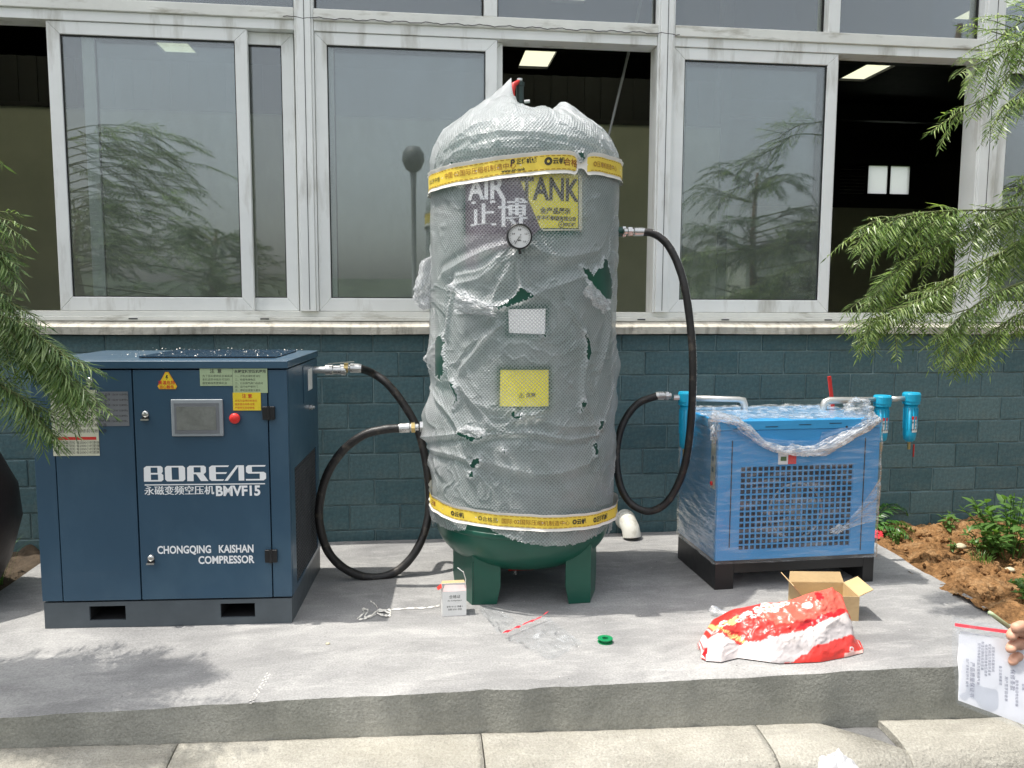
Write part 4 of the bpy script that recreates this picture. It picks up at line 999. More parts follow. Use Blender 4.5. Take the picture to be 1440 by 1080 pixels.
def top_valve():
    q = onY(731, 165, 3.64)-np.array([TX, TY, 0]); z0 = 2.10; x, y = q[0], q[1]; zt = onY(731, 112, 3.64)[2]
    v = MB().lathe([(.020, 2.09), (.020, 2.14), (.026, 2.142), (.026, 2.155), (.018, 2.158), (.017, zt-.03), (.020, zt-.028), (.020, zt-.012), (.012, zt-.008), (.009, zt), (0, zt+.002)], (x, y, 0), n=16).build('safety_valve', M['valve_dark'], TK)
    MB().lathe([(.013, zt-.006), (.013, zt+.004), (.006, zt+.006)], (x-.001, y, 0), n=12).build('valve_cap', M['chrome'], v)
    MB().tube([(x+.018, y-.01, 2.185), (x+.042, y-.014, 2.187)], .008, 8).build('valve_port', M['chrome'], v)
    w = MB(); w.tube([(x-.022, y-.02, 2.150), (x-.035, y-.024, 2.165), (x-.036, y-.024, 2.225), (x-.030, y-.022, zt-.028), (x-.006, y-.012, zt-.010)], [.009, .011, .011, .012, .008], 10); w.build('valve_lever', M['red_paint'], v, smooth=True)
top_valve()

# ------------------------------------------------------------------ hoses
def hose(name, label, pts, r, fitA, fitB, marks=None):
    C = catmull(pts, 12)
    T = thing(name, label, 'hose', tuple(C[0]))
    o = C[0]; loc = [p-o for p in C]
    rr = [r*(1+.02*math.sin(i*.7)) for i in range(len(loc))]
    MB().tube(loc, rr, 20).build('rubber_hose', M['hose'], T, smooth=True)
    for (i0, direction, ln, m2) in fitA+fitB:
        p = loc[i0]; d = Vector(direction).normalized(); q = MB()
        prof = [(r*1.02, -.012), (r*1.12, 0), (r*1.15, ln*.45), (r*.85, ln*.5), (r*.85, ln*.55), (r*1.1, ln*.56), (r*1.1, ln*.80), (r*.8, ln*.82), (r*.8, ln)]
        rot = d.to_track_quat('X', 'Z').to_matrix()
        me = MB().lathe([(r*.5, -.012)]+prof, axis='x', n=16); me.v = [tuple(rot @ Vector(v)+p) for v in me.v]
        f = me.build('crimp_fitting', M['chrome'], T, smooth=False)
        nut = MB().lathe([(r*.7, ln*.565), (r*1.28, ln*.57), (r*1.28, ln*.79), (r*.7, ln*.795)], axis='x', n=6); nut.v = [tuple(rot @ Vector(v)+p) for v in nut.v]
        nut.build('hex_nut', m2, f)
    if marks:
        i0, i1, side = marks; mk = MB(); rnd = random.Random(4); i = i0
        while i < i1:
            a, b = loc[i], loc[i+1]
            for s in range(7):
                if rnd.random() < .35: continue
                t0 = s/7; t1 = t0+rnd.uniform(.05, .10); tang = (b-a).normalized(); out = Vector(side); out = (out-tang*out.dot(tang)).normalized(); w = tang.cross(out)
                oo = out*(r*1.035); hw = rnd.uniform(.0020, .0042); c0 = w*rnd.uniform(-.002, .002)
                mk.add([a.lerp(b, t0)+oo+c0-w*hw, a.lerp(b, t1)+oo+c0-w*hw, a.lerp(b, t1)+oo+c0+w*hw, a.lerp(b, t0)+oo+c0+w*hw], [(0, 1, 2, 3)])
            i += 1
        tag(mk.build('printed_marking', M['white_print'], T), kind='stuff')
V3 = lambda x, y, Y: tuple(onY(x, y, Y))
e = V3(565, 602, 3.615)
hose('left_hose', 'black rubber hose looping from the blue compressor down to the slab and the tank', [
    (vw[0]+.055+.0, vw[1]+.0, onY(500, 518, vw[1])[2]), V3(522, 524, 3.95), V3(545, 540, 3.94), V3(570, 572, 3.92), V3(588, 606, 3.90), V3(599, 650, 3.87), V3(604, 700, 3.84), V3(598, 745, 3.80), V3(580, 782, 3.77), V3(553, 806, 3.75),
    V3(520, 812, 3.735), V3(487, 801, 3.72), V3(463, 778, 3.70), V3(451, 745, 3.68), V3(449, 712, 3.67), V3(459, 670, 3.65), V3(481, 635, 3.64), V3(511, 612, 3.625), V3(540, 604, 3.618), e],
    .0195, [(0, (-1, 0, .05), .085, M['brass'])], [(-1, (1, 0, .05), .075, M['brass'])])
hose('right_hose', 'black rubber hose with white print looping from the tank to the dryer inlet filter', [
    V3(903, 326, 3.60), V3(920, 329, 3.59), V3(938, 343, 3.57), V3(953, 371, 3.55), V3(963, 405, 3.53), V3(970, 450, 3.52), V3(974, 500, 3.51), V3(974, 550, 3.51), V3(971, 600, 3.52), V3(965, 645, 3.53), V3(954, 680, 3.55), V3(936, 708, 3.57),
    V3(912, 719, 3.60), V3(888, 709, 3.64), V3(873, 685, 3.67), V3(867, 650, 3.70), V3(869, 620, 3.72), V3(879, 590, 3.74), V3(898, 567, 3.755), V3(925, 556.5, 3.76)],
    .0175, [(0, (-1, 0, 0), .085, M['chrome'])], [(-1, (1, 0, .0), .065, M['chrome'])], marks=(10, 108, (1, -.75, .1)))
# tank ports
for (px, py, th) in ((868, 325, R(93)), (598, 601, R(-92))):
    z = onY(px, py, 3.61)[2]
    MB().tube([Vector(cw(th, z, .395)), Vector(cw(th, z, .455))], .022, 16).build('port', M['tank_green'], TK); 
    nn = MB().tube([Vector(cw(th, z, .4551)), Vector(cw(th, z, .470))], .027, 6).build('port_nut', M['chrome'], TK)

# ------------------------------------------------------------------ air dryer
def dryer():
    ox, oy = 1.342, 3.418; rz = math.atan2(.030, .787)
    T = thing('air_dryer', 'light blue refrigerated air dryer wrapped in stretch film on a black frame', 'air dryer', (ox, oy, 0), rz)
    c, s = math.cos(rz), math.sin(rz); n = np.array([s, -c, 0.0])
    def L(px, py, yl=0.0):
        o = np.array([ox-s*yl, oy+c*yl, 0.0]); d = ray(px, py); t = ((o-CAM)@n)/(d@n); p = CAM+d*t-o; return p[0]*c+p[1]*s, p[2]
    def loc(P): q = np.array(P)-np.array([ox, oy, 0]); return (q[0]*c+q[1]*s, -q[0]*s+q[1]*c, q[2])
    W, Dp, zb, zt = .787, .47, .135, .778
    blue = M['dryer_blue']
    # black skid
    k = MB(); k.box(0, .09, .0, Dp, 0, .1345); k.box(W-.055, W, .0, Dp, 0, .1345); k.box(.0901, W-.0551, .0, .05, .075, .1345); k.box(.0901, W-.0551, Dp-.05, Dp, .075, .1345)
    k.build('skid_frame', M['black'], T, bevel=.002)
    gx0, gz0 = L(1038, 776); gx1, gz1 = L(1201, 652)
    gx0, gx1, gz0, gz1 = gx0, gx1, gz0+.004, gz1
    f = MB(); y0, y1 = .002, .012
    f.box(.001, gx0, y0, y1, zb, zt-.045); f.box(gx1, W-.001, y0, y1, zb, zt-.045); f.box(gx0, gx1, y0, y1, zb, gz0); f.box(gx0, gx1, y0, y1, gz1, zt-.045); f.build('front_panel', blue, T)
    nx, nz = 20, 15; g = MB(); px_, pz_ = (gx1-gx0)/nx, (gz1-gz0)/nz; bw = .0068
    for i in range(nx+1): x = gx0+i*px_; g.box(max(gx0, x-bw/2), min(gx1, x+bw/2), y0+.0015, y1-.003, gz0, gz1)
    for j in range(nz+1): z = gz0+j*pz_; g.box(gx0, gx1, y0+.0022, y1-.0042, max(gz0, z-bw/2), min(gz1, z+bw/2))
    tag(g.build('vent_grille', blue, T), kind='stuff')
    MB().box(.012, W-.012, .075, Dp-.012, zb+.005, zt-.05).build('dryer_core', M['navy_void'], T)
    # condenser fins and fan seen dimly through the holes
    cf = MB()
    for i in range(34): x = gx0+(gx1-gx0)*i/33; cf.box(x-.0015, x+.0015, .060, .073, gz0, gz1)
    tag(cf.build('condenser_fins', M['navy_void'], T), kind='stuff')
    cx, cz = (gx0+gx1)/2+.02, (gz0+gz1)/2-.03
    fr = MB(); fr.tube([(cx+.13*math.cos(a*.2094), .045, cz+.13*math.sin(a*.2094)) for a in range(31)], .005, 6); fan = fr.build('fan_ring', M['pipe_grey'], T)
    for k_ in range(5):
        a = k_*1.2566; q = MB(); A = Vector((cx, .05, cz)); d1 = Vector((math.cos(a), 0, math.sin(a))); d2 = Vector((math.cos(a+.55), 0, math.sin(a+.55)))
        q.add([A+d1*.03, A+d1*.115+Vector((0, -.012, 0)), A+d2*.115+Vector((0, .008, 0)), A+d2*.03], [(0, 1, 2, 3)]); q.build('fan_blade', M['rod'], fan)
    MB().lathe([(.032, 0), (.032, .02), (.02, .028), (0, .03)], (cx, .055, cz), 'y', 20).build('fan_hub', M['rod'], fan)
    sd_ = MB(); sd_.box(0, .010, .0121, Dp-.001, zb, zt-.045); sd_.build('side_panel', blue, T)
    sd_ = MB(); sd_.box(W-.010, W, .0121, Dp-.001, zb, zt-.045); sd_.build('side_panel', blue, T)
    MB().box(.0101, W-.0101, Dp-.010, Dp-.0005, zb, zt-.045).build('back_panel', blue, T)
    MB().box(-.003, W+.003, -.003, Dp+.003, zt-.044, zt).build('top_cover', M['dryer_lid'], T, bevel=.004)
    MB().box(.062, .066, -.0005, .0015, zb+.06, zt-.09).build('panel_seam', M['black'], T); MB().box(W-.075, W-.071, -.0005, .0015, zb+.02, zt-.09).build('panel_seam', M['black'], T)
    for (px, py) in ((1040, 603), (1085, 600), (1132, 597), (1175, 595)):
        a = L(px-9, py); MB().box(a[0], a[0]+.06, -.0045, -.0032, a[1]-.002, a[1]+.001).build('seam_line', M['black'], T)
    p = L(1190, 600); MB().lathe([(.005, 0), (.005, .003), (0, .004)], (p[0], -.003, p[1]), 'y', 10).build('cover_screw', M['black'], T)
    # badge
    a = L(1094, 653); b = L(1108, 635); d = L(1119.5, 652); e_ = L(1119.5, 637)
    bd = MB().box(a[0], b[0], -.004, .0015, a[1], b[1]).build('badge', M['white_paper'], T); MB().box(b[0]+.0005, e_[0], -.004, .0015, d[1], e_[1]).build('badge_end', M['red_button'], bd)
    MB().box(a[0]+.010, b[0]-.008, -.0048, -.0042, a[1]+.016, b[1]-.022).build('badge_mark', M['leaf_shrub'], bd)
    # control strip on the left side near the front edge
    MB().box(-.004, -.0005, .03, .075, .46, .70).build('control_strip', M['stone'], T); MB().lathe([(.010, 0), (.010, .006), (0, .008)], (-.012, .05, .485), 'x', 12).build('side_button', M['red_button'], T)
    for zz in (.60, .55): MB().box(-.0055, -.0045, .042, .062, zz-.012, zz+.012).build('strip_symbol', M['dark_print'], T)
    MB().box(-.0025, -.0005, .16, .20, .145, .17).build('side_plug', blue, T)
    # inlet filter at left and pair of outlet filters at right
    def filt(P, ztop, zbot, r, lab, name='filter'):
        x, y, _ = loc(P); h = ztop-zbot
        F_ = MB().lathe([(r*.80, ztop-h*.22), (r*.78, zbot+h*.16), (r*.70, zbot+h*.06), (r*.4, zbot+.004), (0, zbot)][::-1], (x, y, 0), n=24).build(name, M['filter_blue'], T, smooth=True)
        cp = MB().lathe([(r*.82, ztop-h*.235), (r*1.02, ztop-h*.225), (r*1.02, ztop-h*.17), (r*1.08, ztop-h*.165), (r*1.08, ztop-h*.03), (r*.98, ztop), (0, ztop)], (x, y, 0), n=24).build('filter_head', M['filter_blue'], F_)
        ribs = MB()
        for k_ in range(12):
            a_ = k_*math.pi/6; ribs.bar((x+math.cos(a_)*r*.80, y+math.sin(a_)*r*.80, ztop-h*.30), (x+math.cos(a_)*r*.76, y+math.sin(a_)*r*.76, zbot+h*.28), .006, .006)
        tag(ribs.build('bowl_ribs', M['filter_blue'], F_), kind='stuff')
        if lab:
            th0 = -math.pi/2+.25; V = np.array([[(x+math.cos(t)*(r*.83), y+math.sin(t)*(r*.83), z) for z in (zbot+h*.22, zbot+h*.47)] for t in np.linspace(th0-.55, th0+.55, 8)])
            link('filter_label', grid_mesh('filter_label', V), M['white_paper'], F_)
            V = np.array([[(x+math.cos(t)*(r*.832), y+math.sin(t)*(r*.832), z) for z in (zbot+h*.475, zbot+h*.54)] for t in np.linspace(th0-.8, th0+.8, 8)])
            link('label_band', grid_mesh('label_band', V), M['red_button'], F_)
            for k_, t_ in enumerate(['精密过滤器', 'C-015', 'AIR FILTER']):
                text_obj('lettering', t_, .011, M['dark_print'], F_, lambda a_, b_: (x+math.cos(th0+a_/r)*(r*.842), y+math.sin(th0+a_/r)*(r*.842), zbot+h*(.40-k_*.07)+b_), .0002, 'CENTER')
        MB().lathe([(.008, zbot-.035), (.008, zbot+.003)], (x, y, 0), n=10).build('drain_stub', M['brass'], F_)
        return x, y
    Yl = 3.74
    f1 = filt(onY(1239, 600, Yl), onY(1239, 556, Yl)[2], onY(1239, 622, Yl)[2], .040, True); f2 = filt(onY(1279.5, 600, Yl), onY(1280, 552, Yl)[2], onY(1280, 622, Yl)[2], .040, True)
    PL = onY(963, 600, 3.77); f0 = filt(PL, onY(962, 551, 3.77)[2], onY(962, 632, 3.77)[2], .034, False)
    x_, y_ = f2; MB().tube([(x_+.028, y_, f2 and onY(1280, 622, Yl)[2]-.01), (x_+.028, y_, onY(1280, 622, Yl)[2]-.075)], .0035, 8).build('drain_tube', M['red_paint'], T)
    # pipes
    zP = onY(1200, 563, Yl)[2]; ex = loc(onY(1158, 566, Yl))
    MB().tube([(ex[0], ex[1], zt-.01), (ex[0], ex[1], zP-.025), (ex[0]+.008, ex[1], zP-.008), (ex[0]+.028, ex[1], zP)]+[(f1[0]-.036, f1[1], zP+.004)], [.017, .017, .018, .018, .012], 14).build('outlet_pipe', M['pipe_grey'], T, smooth=True)
    MB().tube([(f1[0]+.040, f1[1], zP+.004), (f2[0]-.040, f2[1], zP+.006)], .013, 14).build('joining_pipe', M['pipe_grey'], T, smooth=True)
    ex = loc(onY(1047, 566, 3.77)); zQ = onY(1000, 562, 3.77)[2]
    MB().tube([(f0[0]+.034, f0[1], zQ+.008), (ex[0]-.030, ex[1], zQ), (ex[0]-.008, ex[1], zQ-.006), (ex[0], ex[1], zQ-.026), (ex[0], ex[1], zt-.01)], [.014, .014, .018, .018, .018], 14).build('inlet_pipe', M['pipe_grey'], T, smooth=True)
    MB().tube([(f0[0]-.033, f0[1], zQ+.012), (f0[0]-.060, f0[1]+.004, zQ+.012)], .014, 8).build('inlet_nipple', M['chrome'], T)
    h0, h1 = loc(onY(1171, 575, 3.84)), loc(onY(1166, 529, 3.84)); hd = MB(); hd.bar((h0[0], h0[1], zt-.002), h1, .020, .006, up=(0, 1, 0)); hd.build('valve_handle', M['red_paint'], T, bevel=.002)
    # ---- stretch film shell
    def sheet(name, P, m, uvs=None): return link(name, grid_mesh(name, P, None, uvs), m, T)
    zz = np.linspace(zb-.012, zt-.004, 60)
    # path round front and both sides, slightly baggy
    per = [(-.006, Dp), (-.007, .0), (-.004, -.008), (W+.004, -.008), (W+.007, 0), (W+.006, Dp)]
    pp = []; 
    for a_, b_ in zip(per[:-1], per[1:]):
        k_ = max(2, int(math.hypot(b_[0]-a_[0], b_[1]-a_[1])/.009)); pp += [(a_[0]+(b_[0]-a_[0])*t/k_, a_[1]+(b_[1]-a_[1])*t/k_) for t in range(k_)]
    pp.append(per[-1]); pp = np.array(pp); tn = np.gradient(pp, axis=0); nr = np.stack([tn[:, 1], -tn[:, 0]], -1); nr /= np.linalg.norm(nr, axis=1, keepdims=True)
    sarr = np.concatenate([[0], np.cumsum(np.linalg.norm(np.diff(pp, axis=0), axis=1))])
    S, Z = np.meshgrid(sarr, zz, indexing='ij')
    off = .003+.004*np.clip(ridged(S*2.5+.4*fbm(S*3, Z*3, 83), Z*30+S*9, 81), 0, 1)**2+.002*fbm(S*8, Z*50, 82)
    P = np.stack([pp[:, 0][:, None]+nr[:, 0][:, None]*off, pp[:, 1][:, None]+nr[:, 1][:, None]*off, Z], -1)
    # film removed from the upper front (slumped down into the swag)
    cfx = (P[:-1, :-1, 0]); cfz = P[:-1, :-1, 2]; cfy = P[:-1, :-1, 1]
    sag = lambda x: .770-.150*np.sin(np.clip((x-.03)/(W-.05), 0, 1)*math.pi)**.8
    keep = ~((cfy < .0) & (cfz > sag(cfx)+.004))
    link('stretch_film', grid_mesh('stretch_film', P, keep), M['stretch_film'], T)
    # film over the top
    xs = np.linspace(-.006, W+.004, 70); ys = np.linspace(-.004, Dp+.004, 40); X, Y = np.meshgrid(xs, ys, indexing='ij')
    Zt = zt+.004+.008*np.clip(ridged(X*9+fbm(X*6, Y*6, 90), Y*12, 91), 0, 1)**2+.003*fbm(X*20, Y*20, 92)
    P = np.stack([X, Y, Zt], -1); sheet('film_top', P, M['bunched_film'])
    # swag: bunched film hanging from corner to corner across the front
    sw = [(1000, 585, .022), (1030, 590, .018), (1050, 603, .020), (1075, 624, .014), (1098, 631.5, .020), (1120, 633, .026), (1145, 633, .028), (1170, 626, .030), (1195, 612, .028), (1218, 600, .022), (1236, 588, .016)]
    pts = [(*L(x, y, -.02), w) for x, y, w in sw]
    C = catmull([(a, 0, b) for a, b, w in pts], 9); Wd = np.interp(np.linspace(0, 1, len(C)), np.linspace(0, 1, len(pts)), [w for *_, w in pts])
    m_ = 30; ang = np.linspace(0, 2*math.pi, m_)
    for sd_i, (wf, dz, dy) in enumerate(((1.0, 0, 0), (.55, .006, -.012), (.40, -.008, -.016))):
        V = []
        for i, p in enumerate(C):
            t = (C[min(i+1, len(C)-1)]-C[max(i-1, 0)]).normalized(); up = Vector((-t.z, 0, t.x)); s_ = i/len(C); row = []
            for j, a_ in enumerate(ang):
                ca_, sa_ = math.cos(a_), math.sin(a_)
                rr = Wd[i]*wf*(.80+.50*float(vnoise(np.array(ca_*2.2+s_*22+sd_i*7), np.array(sa_*2.2+s_*13), 95+sd_i))+.30*abs(float(vnoise(np.array(ca_*5+s_*55), np.array(sa_*5+s_*20), 96+sd_i))))
                row.append((p.x+up.x*sa_*rr, -.020+dy-ca_*rr*.35, p.z+up.z*sa_*rr+dz*math.sin(s_*19)))
            V.append(row)
        sheet('bunched_film', np.array(V), M['bunched_film'])
    # thin veil between swag and lid
    k_ = 60; xs = np.linspace(.03, W-.005, k_); V = []
    for x in xs:
        t_ = (x-.03)/(W-.035); top = zt-.005-(.09*math.sin(min(1, t_*1.0)*math.pi)**.6 if t_ < .6 else .05*math.sin(t_*math.pi)); bot = float(sag(np.array(x)))-.005
        V.append([(x, -.012-.006*math.sin(j*1.7+x*30), top+(min(bot, top)-top)*j/10) for j in range(11)])
    sheet('film_veil', np.array(V), M['stretch_film'])
    # crumpled knot at the upper right corner, at the lower right front and down the left corner
    def knot(name, cx_, cy_, cz_, sx, sy, sz, seed, m, shear=(0, 0)):
        th = np.linspace(0, 2*math.pi, 44); ph = np.linspace(.02, math.pi-.02, 26); A, B_ = np.meshgrid(th, ph, indexing='ij')
        r_ = 1+.55*fbm(np.cos(A)*np.sin(B_)*2.6+5, np.cos(B_)*2.6+np.sin(A)*np.sin(B_)*2, seed, 4)
        X = r_*np.cos(A)*np.sin(B_)*sx; Y = r_*np.sin(A)*np.sin(B_)*sy; Z = r_*np.cos(B_)*sz
        X = X+Z*shear[0]; sheet(name, np.stack([X+cx_, Y+cy_, Z+cz_], -1), m)
    knot('film_knot', *[L(1205, 570, .10)[0], .10, L(1205, 572, .10)[1]], .055, .05, .030, 101, M['bunched_film'])
    knot('film_knot', L(1222, 590)[0], -.02, L(1222, 590)[1], .035, .03, .028, 105, M['bunched_film'])
    p = L(1172, 745); knot('film_knot', p[0]+.01, -.022, p[1]+.008, .030, .014, .018, 103, M['bunched_film'], (.6, 0))
    knot('film_knot', -.012, .022, zt-.035, .020, .030, .05, 107, M['bunched_film'])
    # pulled film ray from the lower knot to the right edge
    V = []
    a0 = (p[0]-.01, p[1]-.005)
    for i in range(30):
        t = i/29; x = a0[0]+(W-a0[0])*t; V.append([(x, -.014-.004*math.sin(j*2.1+i*.3), a0[1]+(.045+.155*t)*(1)*(j/9)*(t*.9+.12)+.06*t-.01) for j in range(10)])
    sheet('film_ray', np.array(V), M['bunched_film2'])
    return T

DT = dryer()

# ------------------------------------------------------------------ foliage
def leaflet(mb, p, d, up, ln, w, bend):
    bend *= 1.3; d = d.normalized(); sd_ = d.cross(up)
    if sd_.length < 1e-3: sd_ = d.cross(Vector((1, 0, 0)))
    sd_.normalize(); nn = sd_.cross(d)
    a = p+d*ln*.45+nn*bend*.3; b = p+d*ln+nn*(-bend)
    mb.add([p, a+sd_*w/2, b, a-sd_*w/2], [(0, 1, 2, 3)])
def frond(lv, tw, base, d, ln, droop, ll, lw, rnd, step=.0145, sweep=.62):
    """a feathery spray: thin axis with narrow leaflets swept forward on both sides"""
    d = d.normalized(); p = Vector(base); n = max(6, int(ln/step)); pts = [p.copy()]; dirs = []
    side = d.cross(Vector((0, 0, 1)));
    if side.length < .1: side = Vector((rnd.uniform(-1, 1), rnd.uniform(-1, 1), 0))
    side.normalize(); tilt = rnd.uniform(-.7, .7)
    for i in range(n):
        d = (d+Vector((rnd.uniform(-.02, .02), rnd.uniform(-.02, .02), -droop*step*(.6+1.2*i/n)))).normalized()
        p = p+d*step; pts.append(p.copy()); dirs.append(d.copy())
    tw.tube([pts[0], pts[len(pts)//2], pts[-1]], [.0028, .0018, .0007], 4, False)
    for i in range(1, n):
        t = i/n; L = ll*(.45+.75*math.sin(math.pi*min(1, .15+t*.85))**.8)*rnd.uniform(.75, 1.2)
        dd = dirs[i]; s_ = (side-dd*side.dot(dd)).normalized(); u_ = s_.cross(dd)
        for k in (-1, 1):
            if rnd.random() < .08: continue
            v = dd*sweep+s_*k*rnd.uniform(.55, .85)+u_*(tilt*.4*k+rnd.uniform(-.18, .22))-Vector((0, 0, .15))
            leaflet(lv, pts[i], v, u_, L, lw*rnd.uniform(.8, 1.2), rnd.uniform(.0, .012))
    leaflet(lv, pts[-1], dirs[-1], Vector((0, 1, 0)), ll*.7, lw, 0)
def bough(lv, tw, pts, n, dirs, ln, rnd, ll, lw, droop=2.2, r0=.010, spread=.35, t0=0.0):
    n = int(n*DENS); C = catmull(pts, 8); tw.tube(C, [r0*.6*(1-.75*i/len(C)) for i in range(len(C))], 6)
    for k in range(n):
        t = t0+(1-t0)*(k+rnd.random())/n; f = min(len(C)-2, int(t*(len(C)-1))); base = C[f].lerp(C[f+1], t*(len(C)-1)-f); tg = (C[f+1]-C[f]).normalized()
        d = tg*rnd.uniform(.3, 1.0)+Vector(dirs[k % len(dirs)])+Vector((rnd.uniform(-spread, spread), rnd.uniform(-spread, spread), rnd.uniform(-spread, spread)))
        frond(lv, tw, base, d, ln*rnd.uniform(.6, 1.15), droop*rnd.uniform(.1, 1.25), ll*rnd.uniform(.7, 1.15), lw, rnd, sweep=rnd.uniform(.4, .62))
DENS = 2.1
def V(x, y, Y): return Vector(onY(x, y, Y))
def right_tree():
    T = thing('feathery_tree', 'bright green feathery tree reaching in from the right edge over the windows', 'tree', (3.75, 3.35, -.02))
    o = Vector((3.75, 3.35, -.02)); rnd = random.Random(21); lv, tw = MB(), MB()
    trunk = MB().tube([o+Vector((0, 0, -.1)), o+Vector((.03, 0, .7)), o+Vector((-.05, .03, 1.5)), o+Vector((0, 0, 2.4)), o+Vector((.1, 0, 3.3))], [.07, .06, .05, .04, .02], 10)
    L, W_ = .060, .0056
    # upper boughs
    bough(lv, tw, [o+Vector((0, 0, 2.35)), V(1490, 40, 3.3), V(1430, 62, 3.25), V(1372, 92, 3.2)], 11, [(-.4, 0, -.5), (-.6, -.1, .1), (-.2, .1, -.9)], .20, rnd, L, W_, 2.5, .012, t0=.45)
    bough(lv, tw, [V(1440, 75, 3.25), V(1400, 130, 3.2), V(1358, 150, 3.2), V(1340, 165, 3.2)], 8, [(-.3, 0, -.9), (-.7, 0, -.3)], .15, rnd, L, W_, 2.5, .006)
    bough(lv, tw, [V(1500, 20, 3.35), V(1440, 30, 3.35), V(1405, 55, 3.35)], 8, [(-.5, 0, .2), (-.1, 0, -.7), (-.5, 0, .6)], .20, rnd, L, W_, 2.5, .008)
    bough(lv, tw, [V(1500, 110, 3.15), V(1450, 120, 3.15), V(1412, 150, 3.15)], 9, [(-.4, 0, -.6), (0, 0, -.9)], .18, rnd, L, W_, 2.5, .008)
    # middle bough reaching far left, fronds hanging from it
    bough(lv, tw, [o+Vector((-.02, 0, 1.75)), V(1480, 290, 3.3), V(1400, 295, 3.2), V(1310, 298, 3.12), V(1225, 312, 3.05)], 34, [(-.6, 0, -.6), (-.3, -.1, -.9), (-.8, 0, -.1), (.1, .1, -.8), (-.5, 0, -1.0)], .22, rnd, L, W_, 3.0, .013, t0=.25)
    bough(lv, tw, [V(1430, 296, 3.2), V(1350, 330, 3.15), V(1270, 375, 3.1), V(1235, 410, 3.08)], 20, [(-.6, 0, -.6), (-.2, 0, -.9), (-.5, -.2, -.2)], .20, rnd, L, W_, 2.8, .008)
    bough(lv, tw, [o+Vector((-.03, 0, 1.55)), V(1490, 330, 3.4), V(1420, 350, 3.35), V(1340, 395, 3.3), V(1280, 430, 3.25), V(1225, 450, 3.2)], 44, [(-.5, 0, -.6), (-.2, -.1, -.9), (-.9, 0, -.1), (.1, 0, -.7), (-.4, .1, -.4)], .20, rnd, L, W_, 2.6, .012, t0=.25)
    bough(lv, tw, [V(1500, 380, 3.2), V(1430, 400, 3.15), V(1370, 430, 3.12), V(1330, 470, 3.1)], 26, [(-.3, 0, -.8), (-.6, 0, -.3), (.2, 0, -.7), (0, .1, -.9)], .19, rnd, L, W_, 2.6, .009)
    bough(lv, tw, [V(1510, 430, 3.3), V(1440, 440, 3.3), V(1390, 470, 3.3), V(1360, 490, 3.3)], 20, [(-.1, 0, -.9), (-.5, 0, -.4), (.3, 0, -.6)], .17, rnd, L, W_, 2.6, .009)
    bough(lv, tw, [V(1510, 240, 3.35), V(1460, 250, 3.3), V(1420, 285, 3.3)], 12, [(-.3, 0, -.8), (-.6, 0, .2)], .17, rnd, L, W_, 2.6, .008)
    # rest of the crown, beyond the frame
    for k in range(9):
        a = k*.7; z = rnd.uniform(1.7, 3.1); p = o+Vector((0, 0, z)); q = p+Vector((math.cos(a)*.45+.35, math.sin(a)*.5, rnd.uniform(0, .3)))
        bough(lv, tw, [p, p.lerp(q, .5)+Vector((0, 0, .1)), q], 14, [(math.cos(a), math.sin(a), -.4), (math.cos(a)*.5, math.sin(a)*.5, .2)], .26, rnd, L*1.2, W_*1.3, 2.4, .012, t0=.3)
    for m in (lv, tw, trunk): m.v = [tuple(Vector(v)-o) for v in m.v]
    trunk.build('trunk', M['bark'], T, smooth=True); tw.build('branches', M['twig'], T, smooth=True)['kind'] = 'stuff'; tag(lv.build('foliage', M['leaf_right'], T), kind='stuff')
right_tree()
DENS = 1.7
